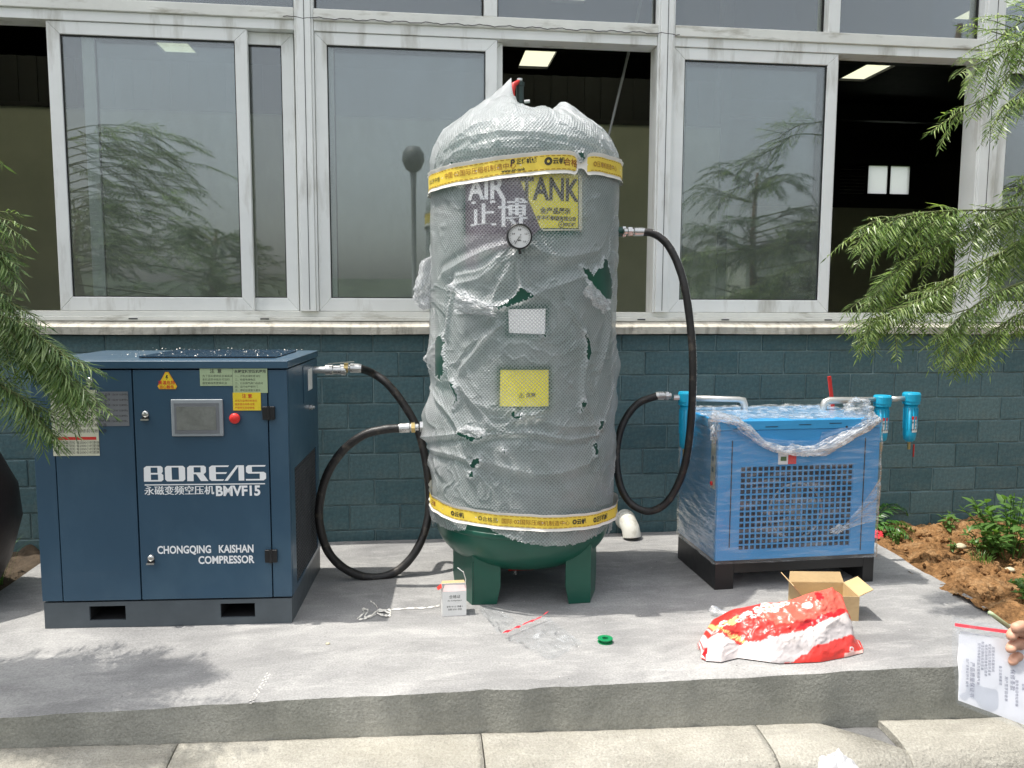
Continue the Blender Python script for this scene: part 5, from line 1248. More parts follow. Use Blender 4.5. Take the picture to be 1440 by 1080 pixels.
def left_tree():
    o = Vector((-2.75, 2.95, -.03)); T = thing('feathery_tree', 'silvery green feathery tree drooping in from the left edge over the blue compressor', 'tree', tuple(o))
    rnd = random.Random(8); lv, tw = MB(), MB(); L, W_ = .070, .0050
    trunk = MB().tube([o+Vector((0, 0, -.1)), o+Vector((.05, 0, .8)), o+Vector((-.02, 0, 1.6)), o+Vector((.05, 0, 2.1))], [.07, .06, .05, .02], 10)
    D = [(.7, 0, -.5), (.4, -.1, -.8), (.9, 0, -.2), (.2, 0, -.7)]
    bough(lv, tw, [o+Vector((0, 0, 1.5)), V(-70, 420, 2.85), V(-10, 440, 2.82), V(45, 470, 2.80), V(85, 525, 2.78)], 42, D, .20, rnd, L, W_, 2.6, .011, t0=.35)
    bough(lv, tw, [V(-60, 440, 2.9), V(0, 480, 2.9), V(50, 510, 2.88), V(90, 545, 2.86)], 34, D, .20, rnd, L, W_, 2.3, .008)
    bough(lv, tw, [V(-80, 500, 2.8), V(-20, 530, 2.8), V(25, 560, 2.78), V(50, 590, 2.78)], 28, D, .16, rnd, L, W_, 2.6, .008)
    bough(lv, tw, [o+Vector((0, 0, 1.7)), V(-90, 330, 2.9), V(-40, 340, 2.9), V(-5, 360, 2.88)], 20, D, .14, rnd, L, W_, 2.4, .009, t0=.4)
    bough(lv, tw, [V(-70, 280, 2.9), V(-30, 295, 2.9), V(0, 312, 2.9)], 9, D, .13, rnd, L, W_, 2.0, .006)
    bough(lv, tw, [V(-80, 380, 2.85), V(-35, 400, 2.85), V(10, 425, 2.85)], 20, D, .15, rnd, L, W_, 2.6, .008)
    # crown above and left of the frame: throws the dappled shade on the slab
    for k in range(22):
        y = 2.42+.62*((k*.618) % 1); z = 1.60+.95*((k*.382) % 1); x1 = -1.50-.42*((k*.27) % 1); p = Vector((-2.7, 2.9, z-.2)); q = Vector((x1, y, z))
        bough(lv, tw, [p, p.lerp(q, .5)+Vector((0, 0, .12)), q], 6, [(.8, 0, -.3), (.5, .4, -.4), (.5, -.4, -.4), (.2, 0, .3)], .24, rnd, L*1.25, W_*1.7, 2.2, .010, t0=.35)
    for k in range(6):
        a = 2.2+k*.5; z = rnd.uniform(1.3, 2.1); p = o+Vector((0, 0, z)); q = p+Vector((math.cos(a)*.5, math.sin(a)*.5, .1))
        bough(lv, tw, [p, p.lerp(q, .5)+Vector((0, 0, .1)), q], 12, [(math.cos(a), math.sin(a), -.4)], .26, rnd, L*1.3, W_*2, 2.4, .012, t0=.3)
    for m in (lv, tw, trunk): m.v = [tuple(Vector(v)-o) for v in m.v]
    trunk.build('trunk', M['bark'], T, smooth=True); tw.build('branches', M['twig'], T, smooth=True)['kind'] = 'stuff'; tag(lv.build('foliage', M['leaf_left'], T), kind='stuff')
left_tree()
def broad_leaf_mesh(name, ln, w, m, fold=.15, curl=.25):
    mb = MB(); vs = []; n = 6
    for i in range(n+1):
        t = i/n; ww = w/2*math.sin(math.pi*min(1, t**.8))**.9 if 0 < i < n else .0008; z = -curl*ln*t*t
        vs += [(t*ln, -ww, z+fold*ww), (t*ln, 0, z), (t*ln, ww, z+fold*ww)]
    fs = [(i*3+j, i*3+j+1, i*3+j+4, i*3+j+3) for i in range(n) for j in range(2)]
    me = bpy.data.meshes.new(name); me.from_pydata(vs, [], fs); me.materials.append(m); me.polygons.foreach_set('use_smooth', [True]*len(fs)); return me
LM = [broad_leaf_mesh('leaf', .075, .034, M['leaf_shrub']), broad_leaf_mesh('leaf', .060, .026, M['leaf_shrub'], curl=.45), broad_leaf_mesh('leaf', .045, .021, M['leaf_shrub'], curl=.1)]
def shrub(label, cat, x, y, nst, h, spread, seed, nl=7, sz=1.0, z0=0.0, name='leafy_plant'):
    T = thing(name, label, cat, (x, y, z0), 0); rnd = random.Random(seed); st = MB()
    for i in range(nst):
        a = rnd.uniform(0, 6.28); r_ = spread*math.sqrt(rnd.random()); tip = Vector((math.cos(a)*r_, math.sin(a)*r_, h*rnd.uniform(.55, 1.05)*(1-.35*r_/spread))); b0 = Vector((math.cos(a)*r_*.25, math.sin(a)*r_*.25, -.02))
        C = catmull([b0, b0.lerp(tip, .5)+Vector((0, 0, .03)), tip], 5); st.tube(C, .0028, 5)
        for k in range(nl):
            t = .25+.75*(k+.5)/nl; j = min(len(C)-2, int(t*(len(C)-1))); p = C[j]; az = k*2.4+a; el = rnd.uniform(-.1, .55) if k < nl-2 else rnd.uniform(.4, 1.0)
            o = bpy.data.objects.new('leaf', LM[rnd.randrange(3)]); col.objects.link(o); o.parent = T; o.location = p
            o.rotation_euler = (rnd.uniform(-.4, .4), -el, az); s_ = sz*rnd.uniform(.7, 1.15); o.scale = (s_, s_, s_)
    st.build('stems', M['leaf_shrub'], T)['kind'] = 'stuff'
    return T
shrub('patch of low weeds in the earth between the pale stone and the slab edge', 'plant', 3.02, 3.42, 9, .07, .13, 41, 5, .5)
shrub('small leafy weed at the foot of the wall right of the fern', 'plant', 3.05, 4.22, 6, .12, .08, 43, 5, .7)
shrub('tall bushy green broad-leaved plant at the right edge behind the bare earth', 'plant', 3.08, 3.76, 34, .37, .25, 3, 10, 1.0)
shrub('low green broad-leaved plant growing just left of the tall bushy one', 'plant', *onZ(1385, 775, 0)[:2], 12, .13, .13, 5, 6, .7)
shrub('small three-leaved seedling beside the pale round stone', 'plant', *onZ(1337, 776, 0)[:2], 4, .08, .035, 6, 5, .45)
shrub('bright green leafy weed at the corner of the slab behind the zip bag', 'plant', 2.70, 3.10, 30, .15, .16, 9, 8, .62)
shrub('small green weed beneath the fern at the slab edge', 'plant', *onZ(1262, 762, 0)[:2], 6, .06, .06, 10, 5, .5)
shrub('dark weed growing between the clay pot and the blue compressor', 'plant', -2.02, 4.02, 10, .28, .12, 12, 7, .6)
def fern():
    x, y = onZ(1236, 752, 0)[:2]; y += .12; T = thing('fern', 'dark green fern arching out from behind the blue dryer', 'fern', (x, y, 0)); rnd = random.Random(4)
    for k, (az, el, ln) in enumerate(((.15, 1.0, .30), (-.35, .75, .24), (.5, .5, .24), (-.1, .35, .22), (.9, .8, .25), (-.8, .6, .22), (2.2, .8, .25), (1.6, .6, .22), (-.5, .25, .2))):
        lv = MB(); tw = MB(); d = Vector((math.cos(az)*math.cos(el), math.sin(az)*math.cos(el), math.sin(el)))
        frond(lv, tw, (0, 0, 0), d, ln*1.2, 5.5, .056, .013, rnd, .011, .35); f = lv.build('frond', M['leaf_fern'], T); tw.build('frond_stalk', M['twig'], f)
fern()
def grass(name, label, x, y, n, h, seed, m='leaf_shrub'):
    rnd = random.Random(seed); mb = MB()
    for i in range(n):
        a = rnd.uniform(0, 6.28); r_ = rnd.uniform(0, .05); p = Vector((x+math.cos(a)*r_, y+math.sin(a)*r_, -.01)); l_ = rnd.uniform(.15, .6)*h; q = Vector((math.cos(a)*l_, math.sin(a)*l_, 0)); w = Vector((-math.sin(a), math.cos(a), 0))*.0022; hh = h*rnd.uniform(.5, 1)
        m1 = p+q*.4+Vector((0, 0, hh*.7)); t_ = p+q+Vector((0, 0, hh*.95)); mb.add([p-w, p+w, m1+w*.8, m1-w*.8], [(0, 1, 2, 3)]); mb.add([m1-w*.8, m1+w*.8, t_], [(0, 1, 2)])
    tag(mb.build(name, M[m]), label, 'grass', kind='stuff')
grass('grass_tuft', 'thin pale grass blades beside the blue compressor at the left slab edge', -1.95, 3.9, 26, .34, 3)
grass('grass_tuft', 'short grass blades sprouting in the orange earth near the pale stone', *onZ(1380, 790, 0)[:2], 40, .07, 5)
def pot():
    e_ = onY(20, 720, 3.62); r0 = .34; x = e_[0]-r0
    prof = [(.16, 0), (.20, .02), (.29, .20), (.34, .38), (.33, .52), (.27, .66), (.24, .70), (.27, .73), (.27, .76), (.24, .765), (.215, .70), (0, .66)]
    t = MB().lathe([(a, b-.03) for a, b in prof], (x, 3.62, 0), n=48).build('clay_pot', M['glaze'], smooth=True); tag(t, 'large dark brown glazed pot at the left edge beside the compressor', 'pot')
pot()
mb = MB(); ico = bmesh.new(); bmesh.ops.create_icosphere(ico, subdivisions=3, radius=1); p = onZ(1350, 768, .012)
mb.add([(p[0]+v.co.x*.036, p[1]+v.co.y*.028, .012+v.co.z*.014*(1+.2*math.sin(v.co.x*5))) for v in ico.verts], [tuple(v.index for v in f.verts) for f in ico.faces])
tag(mb.build('pale_stone', M['stone'], smooth=True), 'pale flat round stone lying on the orange earth', 'stone')
rs = random.Random(17)
for i, (px, py, s_, lab) in enumerate([(461, 906, .007, 'small pale pebble on the slab near its front edge left of centre'), (1420, 803, .02, 'pale grey stone in the earth at the right edge'), (1297, 772, .015, 'small brown stone in the earth beside the slab edge')]):
    mb = MB(); p = onZ(px, py, 0); mb.add([(p[0]+v.co.x*s_*rs.uniform(.9, 1.4), p[1]+v.co.y*s_, s_*.35+v.co.z*s_*.6*rs.uniform(.8, 1.1)) for v in ico.verts if True], [tuple(v.index for v in f.verts) for f in ico.faces])
    tag(mb.build('pebble', M['stone'] if i != 2 else M['soil'], smooth=True), lab, 'stone')

# ------------------------------------------------------------------ litter and loose things on the slab
def crumple(name, m, P0, seed, amp=.004, fr=30, keep=None):
    P = P0.copy(); P[..., 2] += amp*np.abs(fbm(P0[..., 0]*fr, P0[..., 1]*fr, seed, 4)); return grid_mesh(name, P, keep)
def quadgrid(c, n=30, m=30):
    c = [np.array(q, float) for q in c]; S, T = np.meshgrid(np.linspace(0, 1, n), np.linspace(0, 1, m), indexing='ij')
    return ((1-S)[..., None]*((1-T)[..., None]*c[0]+T[..., None]*c[3])+S[..., None]*((1-T)[..., None]*c[1]+T[..., None]*c[2])), S, T
def small_box():
    p = onZ(622, 867, 0); q = onZ(656, 866, 0); w = q[0]-p[0]; h = onY(640, 823, p[1])[2]; d = .055
    T = thing('small_carton', 'small open white carton with printed front standing at the tank leg', 'box', (p[0], p[1], 0), R(2))
    t = .0012
    c = MB(); c.box(0, w, 0, t, 0, h*.80); c.box(0, t, t, d, 0, h*.92); c.box(w-t, w, t, d, 0, h*.86); c.box(t, w-t, d-t, d, 0, h*.92); c.box(t, w-t, t, d-t, 0, t); c.build('carton_walls', M['white_paper'], T)
    MB().add([(0, 0, h*.801), (w, 0, h*.801), (w, .010, h*.97), (.012, .012, h*.99)], [(0, 1, 2, 3)]).build('front_flap', M['zip_pink'], T)
    MB().add([(0, .001, h*.93), (-.018, .0, h*.86), (-.020, d*.8, h*.84), (0, d-.001, h*.93)], [(0, 1, 2, 3)]).build('side_flap', M['red_print'], T)
    MB().add([(0, d, h*.921), (w, d, h*.921), (w-.004, d+.016, h*.97), (.004, d+.016, h*.97)], [(0, 1, 2, 3)]).build('back_flap', M['card'], T)
    MB().tube([(w-.004, .01, h*.8), (w-.002, .012, h*1.15), (w-.012, .014, h*1.4)], .0022, 6).build('tie_tail', M['strap_white'], T)
    MB().bar((w-.012, .014, h*1.38), (w-.034, .012, h*1.52), .012, .002).build('tag', M['white_paper'], T)
    for s_, z, hh in (('合格证', .58, .016), ('Air Compressor', .48, .009), ('型号 VF-15  数量 1', .28, .0085), ('日期 2020  检验', .19, .0085)):
        text_obj('lettering', s_, hh, M['dark_print'], T, lambda a, b: (w*.52+a, -.0006, h*z+b), .0, 'CENTER')
M['zip_pink'] = mat('pink_white_card', (.72, .55, .53), .6)
small_box()
def spool():
    p = onZ(851, 903, 0)
    t = MB().lathe([(.012, .0), (.029, .0), (.029, .003), (.018, .0035), (.018, .013), (.029, .0135), (.029, .0165), (.012, .0165), (.012, .0)], (p[0], p[1], 0.0), n=32).build('tape_spool', M['tape_green']); tag(t, 'small green plastic tape spool lying on the slab in front of the tank', 'spool')
spool()
def zipbag():
    c = [onZ(708, 897, .004), onZ(770, 868, .012), onZ(818, 905, .004), onZ(775, 930, .004)]; P, S, T = quadgrid(c, 50, 50)
    P[..., 2] += .012*np.abs(fbm(S*4, T*4, 201, 3)); b = thing('empty_zip_bag', 'empty clear zip bag with a red zip lying crumpled before the tank', 'plastic bag', tuple(c[0]))
    P -= np.array(c[0]); link('bag_film', grid_mesh('bag_film', P), M['clear_bag'], b)
    a, e_ = Vector(P[0, 0]), Vector(P[-1, 0]); mb = MB(); n_ = 16; vv = []
    L_ = [Vector(P[int(i*49/n_), 0])+Vector((0, -.001, .010)) for i in range(n_+1)]
    for q in L_: vv.append([tuple(q+Vector((-.006, -.007, .001))), tuple(q+Vector((.006, .008, .004)))])
    link('red_zip', grid_mesh('red_zip', np.array(vv)), M['zip_red'], b)
    c = [onZ(672, 856, .003), onZ(690, 852, .003), onZ(725, 872, .003), onZ(700, 892, .003)]; P, S, T = quadgrid(c, 36, 36); P[..., 2] += .010*np.abs(fbm(S*4, T*4, 205, 3))
    o = link('clear_wrapper', grid_mesh('clear_wrapper', P), M['clear_bag']); tag(o, 'scrap of clear crinkled wrapper on the slab right of the small white carton', 'wrapper')
zipbag()
def debris():
    rnd = random.Random(55); mb = MB(); dk = MB()
    for i in range(420):
        x = rnd.uniform(-1.4, 2.3); y = 2.6+1.7*rnd.random()**1.3; s_ = rnd.uniform(.0010, .0032)
        q = [(x+rnd.uniform(-1, 1)*s_, y+rnd.uniform(-1, 1)*s_*1.6, z) for z in (.0005, .0005, .0005)]; (mb if rnd.random() < .6 else dk).add(q+[(x, y, .0005+s_*rnd.uniform(.5, 1.1))], [(0, 1, 3), (1, 2, 3), (2, 0, 3), (2, 1, 0)])
    for i in range(26):          # little ridge of spilled mortar near the front edge
        t = i/25; p = onZ(352+t*26+3*math.sin(i*2.2), 990-t*42, 0); mb.add([(p[0]-.004, p[1], .001), (p[0]+.005, p[1]+.002, .001), (p[0], p[1]+.012, .001), (p[0]+.001, p[1]+.004, .004)], [(0, 1, 3), (1, 2, 3), (2, 0, 3)])
    tag(mb.build('mortar_crumbs', M['stone_pale']), 'pale mortar crumbs and grit scattered over the concrete slab', 'grit', kind='stuff'); tag(dk.build('dark_grit', M['kerb_dark']), 'dark grit specks scattered over the concrete slab', 'grit', kind='stuff')
M['stone_pale'] = mat('pale_mortar_crumb', (.62, .60, .56), .9)
debris()
def tape_scrap():
    rnd = random.Random(3); mb = MB()
    def rib(pts, w):
        C = catmull(pts, 6); vv = []
        for i, q in enumerate(C): s_ = math.sin(i*1.7); vv.append([tuple(q+Vector((0, -w, .001+.002*s_))), tuple(q+Vector((0, w, .004-.002*s_)))])
        m_ = grid_mesh('x', np.array(vv)); mb.add([tuple(v.co) for v in m_.vertices], [tuple(p_.vertices) for p_ in m_.polygons]); bpy.data.meshes.remove(m_)
    Z = lambda x, y, z=.004: Vector(onZ(x, y, z))
    rib([Z(502, 871), Z(512, 862, .012), Z(509, 857), Z(518, 859, .01), Z(512, 868), Z(522, 866, .01), Z(534, 858, .01), Z(549, 863), Z(546, 858, .01), Z(530, 862), Z(540, 866, .008), Z(549, 866)], .0045)
    rib([Z(524, 866), Z(531, 858, .008), Z(528, 851), Z(521, 846)], .0025); rib([Z(545, 858), Z(575, 856), Z(600, 855), Z(618, 852)], .0018); rib([Z(528, 865), Z(515, 870), Z(504, 872)], .003)
    tag(mb.build('tape_scrap', M['strap_white'], smooth=True), 'tangled strip of white sealing tape on the slab between compressor and tank', 'tape')
tape_scrap()
def pvc_elbow():
    p = onZ(884, 757, 0); x = p[0]; r_ = .050
    pts = [(x, WY+.05, .085), (x, WY-.03, .085), (x+.004, WY-.07, .078), (x+.010, WY-.10, .058), (x+.013, WY-.115, .03), (x+.014, WY-.118, .012)]
    t = MB().tube(pts, [r_]*6, 24, cap=False).build('pvc_elbow', M['pvc'], smooth=True); tag(t, 'white plastic pipe elbow coming out of the wall base behind the tank', 'pipe')
    MB().tube([(x, WY-.036, .085), (x, WY-.012, .085)], r_*1.14, 24).build('pipe_collar', M['pvc'], t, smooth=False)
pvc_elbow()
def open_carton():
    # corners from the ground line and rim as seen
    A, Bc = onZ(1120, 873, 0), onZ(1199, 878, 0); x0, y0 = A[0]+.02, A[1]; w = .235; d = .17; h = .105
    T = thing('open_cardboard_box', 'small open brown cardboard box standing behind the red sack', 'box', (x0, y0, 0), R(-8)); t = .003
    c = MB()
    for a in ((0, w, 0, t), (0, w, d-t, d), (0, t, t, d-t), (w-t, w, t, d-t)): MB().box(*a, 0, h).build('box_wall', M['card'], T)
    MB().box(t, w-t, t, d-t, 0, t).build('box_bottom', M['card'], T)
    def flap(a, b, c_, e_): 
        mb = MB(); q = [Vector(v) for v in (a, b, c_, e_)]; nn = (q[1]-q[0]).cross(q[3]-q[0]).normalized()*.0015; mb.add([v-nn for v in q]+[v+nn for v in q], [(0, 1, 2, 3), (7, 6, 5, 4)]+[(i, (i+1) % 4+0, (i+1) % 4+4, i+4) for i in range(4)]); mb.build('box_flap', M['card'], T)
    flap((0, t, h), (0, d-t, h), (-.035, d, h+.042), (-.035, 0, h+.042)); flap((0, d, h), (w, d, h), (w-.01, d+.02, h+.040), (.01, d+.02, h+.040))
    flap((w, t, h), (w, d-t, h), (w+.055, d-.01, h+.030), (w+.055, .0, h+.030))
open_carton()
def sack():
    # outline of the lying sack in photograph pixels, given real depth: front foot line, raised upper ridge, back foot line
    bot = [(985, 925), (993, 929), (1014, 931), (1038, 925), (1096, 933), (1154, 931), (1190, 924), (1213, 918)]
    top = [(987, 915), (999, 893), (1012, 872), (1034, 858), (1070, 849), (1108, 845), (1140, 834), (1170, 826), (1184, 838), (1191, 862), (1201, 893), (1214, 917)]
    ns, nt = 150, 90
    ss = np.linspace(0, 1, ns); bx = np.array([b[0] for b in bot]); tx = np.array([t[0] for t in top])
    xs = 985.5+(1213.5-985.5)*ss
    by = np.interp(xs, bx, [b[1] for b in bot]); ty = np.interp(xs, tx, [t[1] for t in top])
    V_ = np.zeros((ns, nt, 3)); C_ = np.zeros((ns, nt, 4)); C_[..., 3] = 1
    PX = np.zeros((ns, nt)); PY = np.zeros((ns, nt)); half = 60
    for i in range(ns):
        B = onZ(xs[i], by[i], .004); hgt = (by[i]-ty[i]); Tp = onY(xs[i], ty[i], B[1]+.03+.17*min(1, hgt/95)); Tp[2] = max(Tp[2], .006)
        bk = np.array([Tp[0], Tp[1]+.10*min(1, hgt/60)+.01, .002])
        for j in range(nt):
            if j < half:
                t = j/(half-1); q = B*(1-t)+Tp*t; bulge = math.sin(math.pi*t)**.8; q = q+np.array([0, -.55, .83])*bulge*.030*min(1, hgt/50)
            else:
                t = (j-half+1)/(nt-half); q = Tp*(1-t)+bk*t+np.array([0, .02, .02])*math.sin(math.pi*t)
            V_[i, j] = q; tt = min(1, j/(half-1)); PX[i, j] = xs[i]; PY[i, j] = by[i]*(1-tt)+ty[i]*tt
    w = fbm(PX/26, PY/20, 301, 4); w2 = np.clip(ridged((PX-PY*.6)/17+.6*w, (PY+PX*.25)/26, 305), 0, 1)**3; env = np.sin(np.clip(np.linspace(0, 1, ns), .0, 1)*math.pi)[:, None]**.3
    front = (np.arange(nt) < half+10)[None, :]
    fade = np.sin(np.clip(np.arange(nt)/(nt-1), 0, 1)*math.pi)[None, :]**.4
    w3 = np.clip(ridged((PX+PY*.9)/11+.8*w, (PY-PX*.2)/30, 309), 0, 1)**4
    V_[..., 2] += (.007*w+.004*w2+.003*w3)*env*fade; V_[..., 1] -= (.008*w+.004*w2+.004*w3)*env*fade
    V_[..., 2] = np.maximum(V_[..., 2], .002)
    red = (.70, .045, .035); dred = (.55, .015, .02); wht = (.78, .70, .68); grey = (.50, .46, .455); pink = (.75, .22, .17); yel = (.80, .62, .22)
    jx = PX+2.0*fbm(PX/9, PY/9, 310, 3); jy = PY+2.0*fbm(PX/9, PY/9, 311, 3)
    def put(poly, c, mix=1.0):
        k = inpoly(jx, jy, poly); C_[k, :3] = C_[k, :3]*(1-mix)+np.array(c)*mix
    C_[..., :3] = red
    put([(1100, 815), (1200, 815), (1195, 860), (1120, 884), (1090, 886), (1060, 872), (1075, 850)], (.74, .13, .09))
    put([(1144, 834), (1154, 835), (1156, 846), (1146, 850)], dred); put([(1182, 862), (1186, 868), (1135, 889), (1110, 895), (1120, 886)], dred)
    put([(1187, 868), (1203, 894), (1190, 901), (1150, 912), (1110, 932), (1095, 935), (1030, 932), (1030, 914), (1065, 906), (1120, 896)], grey)
    put([(1187, 868), (1192, 882), (1130, 905), (1100, 912), (1098, 903), (1120, 896)], (.62, .56, .54))
    put([(985, 925), (988, 898), (1004, 897), (1022, 905), (1036, 913), (1080, 905), (1092, 916), (1082, 935), (1000, 935)], wht)
    put([(986, 922), (988, 910), (993, 914), (992, 930)], dred)
    put([(1150, 912), (1200, 897), (1216, 918), (1195, 923), (1155, 935), (1105, 935)], red)
    put([(1185, 922), (1213, 915), (1216, 922), (1190, 928)], (.75, .45, .40))
    # scrollwork of pale and yellow blossoms along the upper left
    def disc(cx, cy, r_, c, rx=1.4):
        k = ((PX-cx)/rx)**2+(PY-cy)**2 < r_*r_; C_[k, :3] = c
    rr = random.Random(12)
    for i in range(34):
        t = i/33; cx = 1004+t*100+rr.uniform(-4, 4); cy = 889-t*40+rr.uniform(-7, 7); r1 = rr.uniform(2.0, 4.2)
        c = wht if t > .35 or rr.random() < .3 else yel
        disc(cx, cy, r1, c); disc(cx+.4, cy, r1*.5, red if rr.random() < .6 else (.62, .55, .20))
    for cx, cy in ((1063, 860), (1072, 864), (1080, 858), (1088, 862), (1097, 853), (1104, 850), (1075, 852), (1050, 868)): disc(cx, cy, 4.2, wht); disc(cx, cy, 2.0, (.70, .30, .22))
    for i in range(6): put([(1012+i*5, 893+i*1.5), (1014+i*5, 893+i*1.5), (1028+i*4, 905+i), (1026+i*4, 905+i)], yel)
    disc(1133, 857, 5.5, (.85, .74, .70), 1.5); disc(1196, 916, 2.6, wht); disc(1196, 916, 1.4, red)
    for i in range(9): disc(1052+i*7, 883-i*1.2, 1.6, (.74, .18, .14), 1.2)
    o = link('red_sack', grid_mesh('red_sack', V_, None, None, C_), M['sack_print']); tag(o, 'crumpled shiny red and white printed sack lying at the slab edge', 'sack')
sack()
def cup():
    A, Bp = onZ(1001, 857, .02), onZ(1032, 868, .02); P = []
    n_, m_ = 26, 30; ax = (Vector(Bp)-Vector(A)); L_ = ax.length; ax.normalize(); sd_ = ax.cross(Vector((0, 0, 1))).normalized()
    for i in range(n_):
        t = i/(n_-1); row = []
        for j in range(m_):
            a = 2*math.pi*j/(m_-1); r_ = (.019-.004*t)*(1+.20*float(vnoise(np.array(math.cos(a)*2+t*6), np.array(math.sin(a)*2), 320)))
            q = Vector(A)+ax*L_*t+sd_*math.cos(a)*r_+Vector((0, 0, math.sin(a)*r_*.8)); row.append(tuple(q))
        P.append(row)
    o = link('clear_cup', grid_mesh('clear_cup', np.array(P)), M['bunched_film']); tag(o, 'crushed clear plastic cup lying left of the red sack', 'cup')
cup()
def white_bag():
    p = onY(1172, 1078, 2.40); n_ = 50; S, T = np.meshgrid(np.linspace(-1, 1, n_), np.linspace(-1, 1, n_), indexing='ij'); d = np.clip(1-S**2, 0, 1)*np.clip(1-T**2, 0, 1)
    kzz = -.235
    P = np.stack([p[0]+S*.075, 2.40+T*.05, kzz+.038*d**.6+.014*fbm(S*3, T*3, 330, 4)*d], -1)
    o = link('white_plastic_bag', grid_mesh('white_plastic_bag', P), M['bag_white']); tag(o, 'scrap of white plastic bag on the kerb at the bottom edge', 'plastic bag')
white_bag()
def red_wrapper():
    c = [onZ(1228, 758, .005), onZ(1243, 756, .005), onZ(1238, 746, .02), onZ(1228, 744, .03)]; P, S, T = quadgrid(c, 16, 16); P[..., 1] += .02*fbm(S*4, T*4, 340, 3)
    o = link('red_wrapper', grid_mesh('red_wrapper', P), M['zip_red']); tag(o, 'torn red wrapper in the earth right of the dryer', 'wrapper')
red_wrapper()

# ------------------------------------------------------------------ person at the right holding a zip bag of papers
def skin_mesh(name, pts, edges, radii, m, sub=2, root=0):
    me = bpy.data.meshes.new(name); me.from_pydata(pts, edges, []); o = bpy.data.objects.new(name, me); col.objects.link(o)
    md = o.modifiers.new('skin', 'SKIN'); md.use_smooth_shade = True; md.use_x_symmetry = False
    for i, r_ in enumerate(radii):
        sv = me.skin_vertices[0].data[i]; sv.radius = (r_, r_) if not hasattr(r_, '__len__') else r_; sv.use_root = (i == root)
    s_ = o.modifiers.new('sub', 'SUBSURF'); s_.levels = s_.render_levels = sub
    dg = bpy.context.evaluated_depsgraph_get(); dg.update(); res = bpy.data.meshes.new_from_object(o.evaluated_get(dg))
    bpy.data.objects.remove(o); bpy.data.meshes.remove(me); res.materials.clear(); res.materials.append(m); res.name = name
    return res
def chain(P, E_, Rr, start, pts, rads):
    k = start
    for p, r_ in zip(pts, rads): P.append(tuple(p)); Rr.append(r_); E_.append((k, len(P)-1)); k = len(P)-1
    return k
HY = 1.36
def H(x, y, Y=HY): return Vector(onY(x, y, Y))
def person():
    g0 = -.44; bx, by = 1.92, 1.12
    T = thing('person', 'person at the right edge gripping a zip bag and pen, only fingers in view', 'person', (bx, by, g0)); o = Vector((bx, by, g0))
    hips = Vector((bx, by, g0+.95))
    P, E_, Rr = [tuple(hips)], [], [(.15, .11)]
    ch = chain(P, E_, Rr, 0, [hips+Vector((0, 0, .22)), hips+Vector((0, 0, .42)), hips+Vector((0, 0, .54)), hips+Vector((-.01, 0, .62))], [(.14, .10), (.17, .11), (.08, .07), (.055, .055)])
    chain(P, E_, Rr, ch, [hips+Vector((-.03, .01, .70)), hips+Vector((-.05, .01, .80))], [(.075, .09), (.070, .085)])
    for s in (-1, 1):
        chain(P, E_, Rr, 0, [hips+Vector((.0, s*.10, -.10)), hips+Vector((.0, s*.11, -.45)), hips+Vector((.02, s*.12, -.84)), hips+Vector((-.12, s*.13, -.89))], [.085, .058, .042, .035])
    # far arm hanging, near arm reaching to the bag
    chain(P, E_, Rr, 2, [hips+Vector((0, -.20, .46)), hips+Vector((.03, -.26, .20)), hips+Vector((-.03, -.26, -.04)), hips+Vector((-.05, -.25, -.14))], [.06, .045, .034, .03])
    wr = H(1478, 915); el = Vector((1.66, 1.36, .66))
    w_ = chain(P, E_, Rr, 2, [hips+Vector((-.04, .20, .46)), el, el.lerp(wr, .55), wr, H(1452, 912)], [.06, .047, .040, (.030, .024), (.038, .020)])
    # palm knuckles and fingers: thumb in front, fingers curled behind and under the bag's edge
    kn = [H(1443, 890, HY-.018), H(1441, 907, HY-.016), H(1441, 924, HY-.016), H(1444, 938, HY-.018)]
    fingers = [([(1430, 886, -.040), (1421, 892, -.046), (1424, 902, -.050)], .0112), ([(1428, 905, -.040), (1420, 911, -.048), (1424, 919, -.052)], .0112), ([(1430, 923, -.040), (1423, 929, -.048), (1428, 936, -.052)], .0106), ([(1435, 938, -.040), (1430, 944, -.046), (1435, 949, -.050)], .0092)]
    for k, (f, r_) in zip(kn, fingers):
        a = chain(P, E_, Rr, w_, [k], [r_*1.25]); chain(P, E_, Rr, a, [H(x, y, HY+d) for x, y, d in f], [r_, r_*.95, r_*.85])
    chain(P, E_, Rr, w_, [H(1448, 886, HY-.030), H(1438, 880, HY-.044), H(1425, 884, HY-.056)], [.014, .0118, .0098])
    me = skin_mesh('body', [tuple(Vector(p)-o) for p in P], E_, Rr, M['skin']); link('body', me, None, T)
    # clothing over trunk, arms and legs
    P, E_, Rr = [tuple(hips+Vector((0, 0, -.02)))], [], [(.165, .125)]
    c2 = chain(P, E_, Rr, 0, [hips+Vector((0, 0, .22)), hips+Vector((0, 0, .42)), hips+Vector((0, 0, .53))], [(.158, .118), (.182, .125), (.085, .08)])
    chain(P, E_, Rr, 2, [hips+Vector((0, -.20, .46)), hips+Vector((.02, -.25, .28))], [.075, .066]); chain(P, E_, Rr, 2, [hips+Vector((-.04, .20, .46)), (hips+Vector((-.04, .20, .46))).lerp(el, .6)], [.075, .066])
    link('shirt', skin_mesh('shirt', [tuple(Vector(p)-o) for p in P], E_, Rr, M['shirt']), None, T)
    P, E_, Rr = [tuple(hips+Vector((0, 0, .02)))], [], [(.162, .122)]
    for s in (-1, 1): chain(P, E_, Rr, 0, [hips+Vector((.0, s*.10, -.10)), hips+Vector((.0, s*.11, -.45)), hips+Vector((.02, s*.12, -.80))], [.10, .074, .060])
    link('trousers', skin_mesh('trousers', [tuple(Vector(p)-o) for p in P], E_, Rr, M['trouser']), None, T)
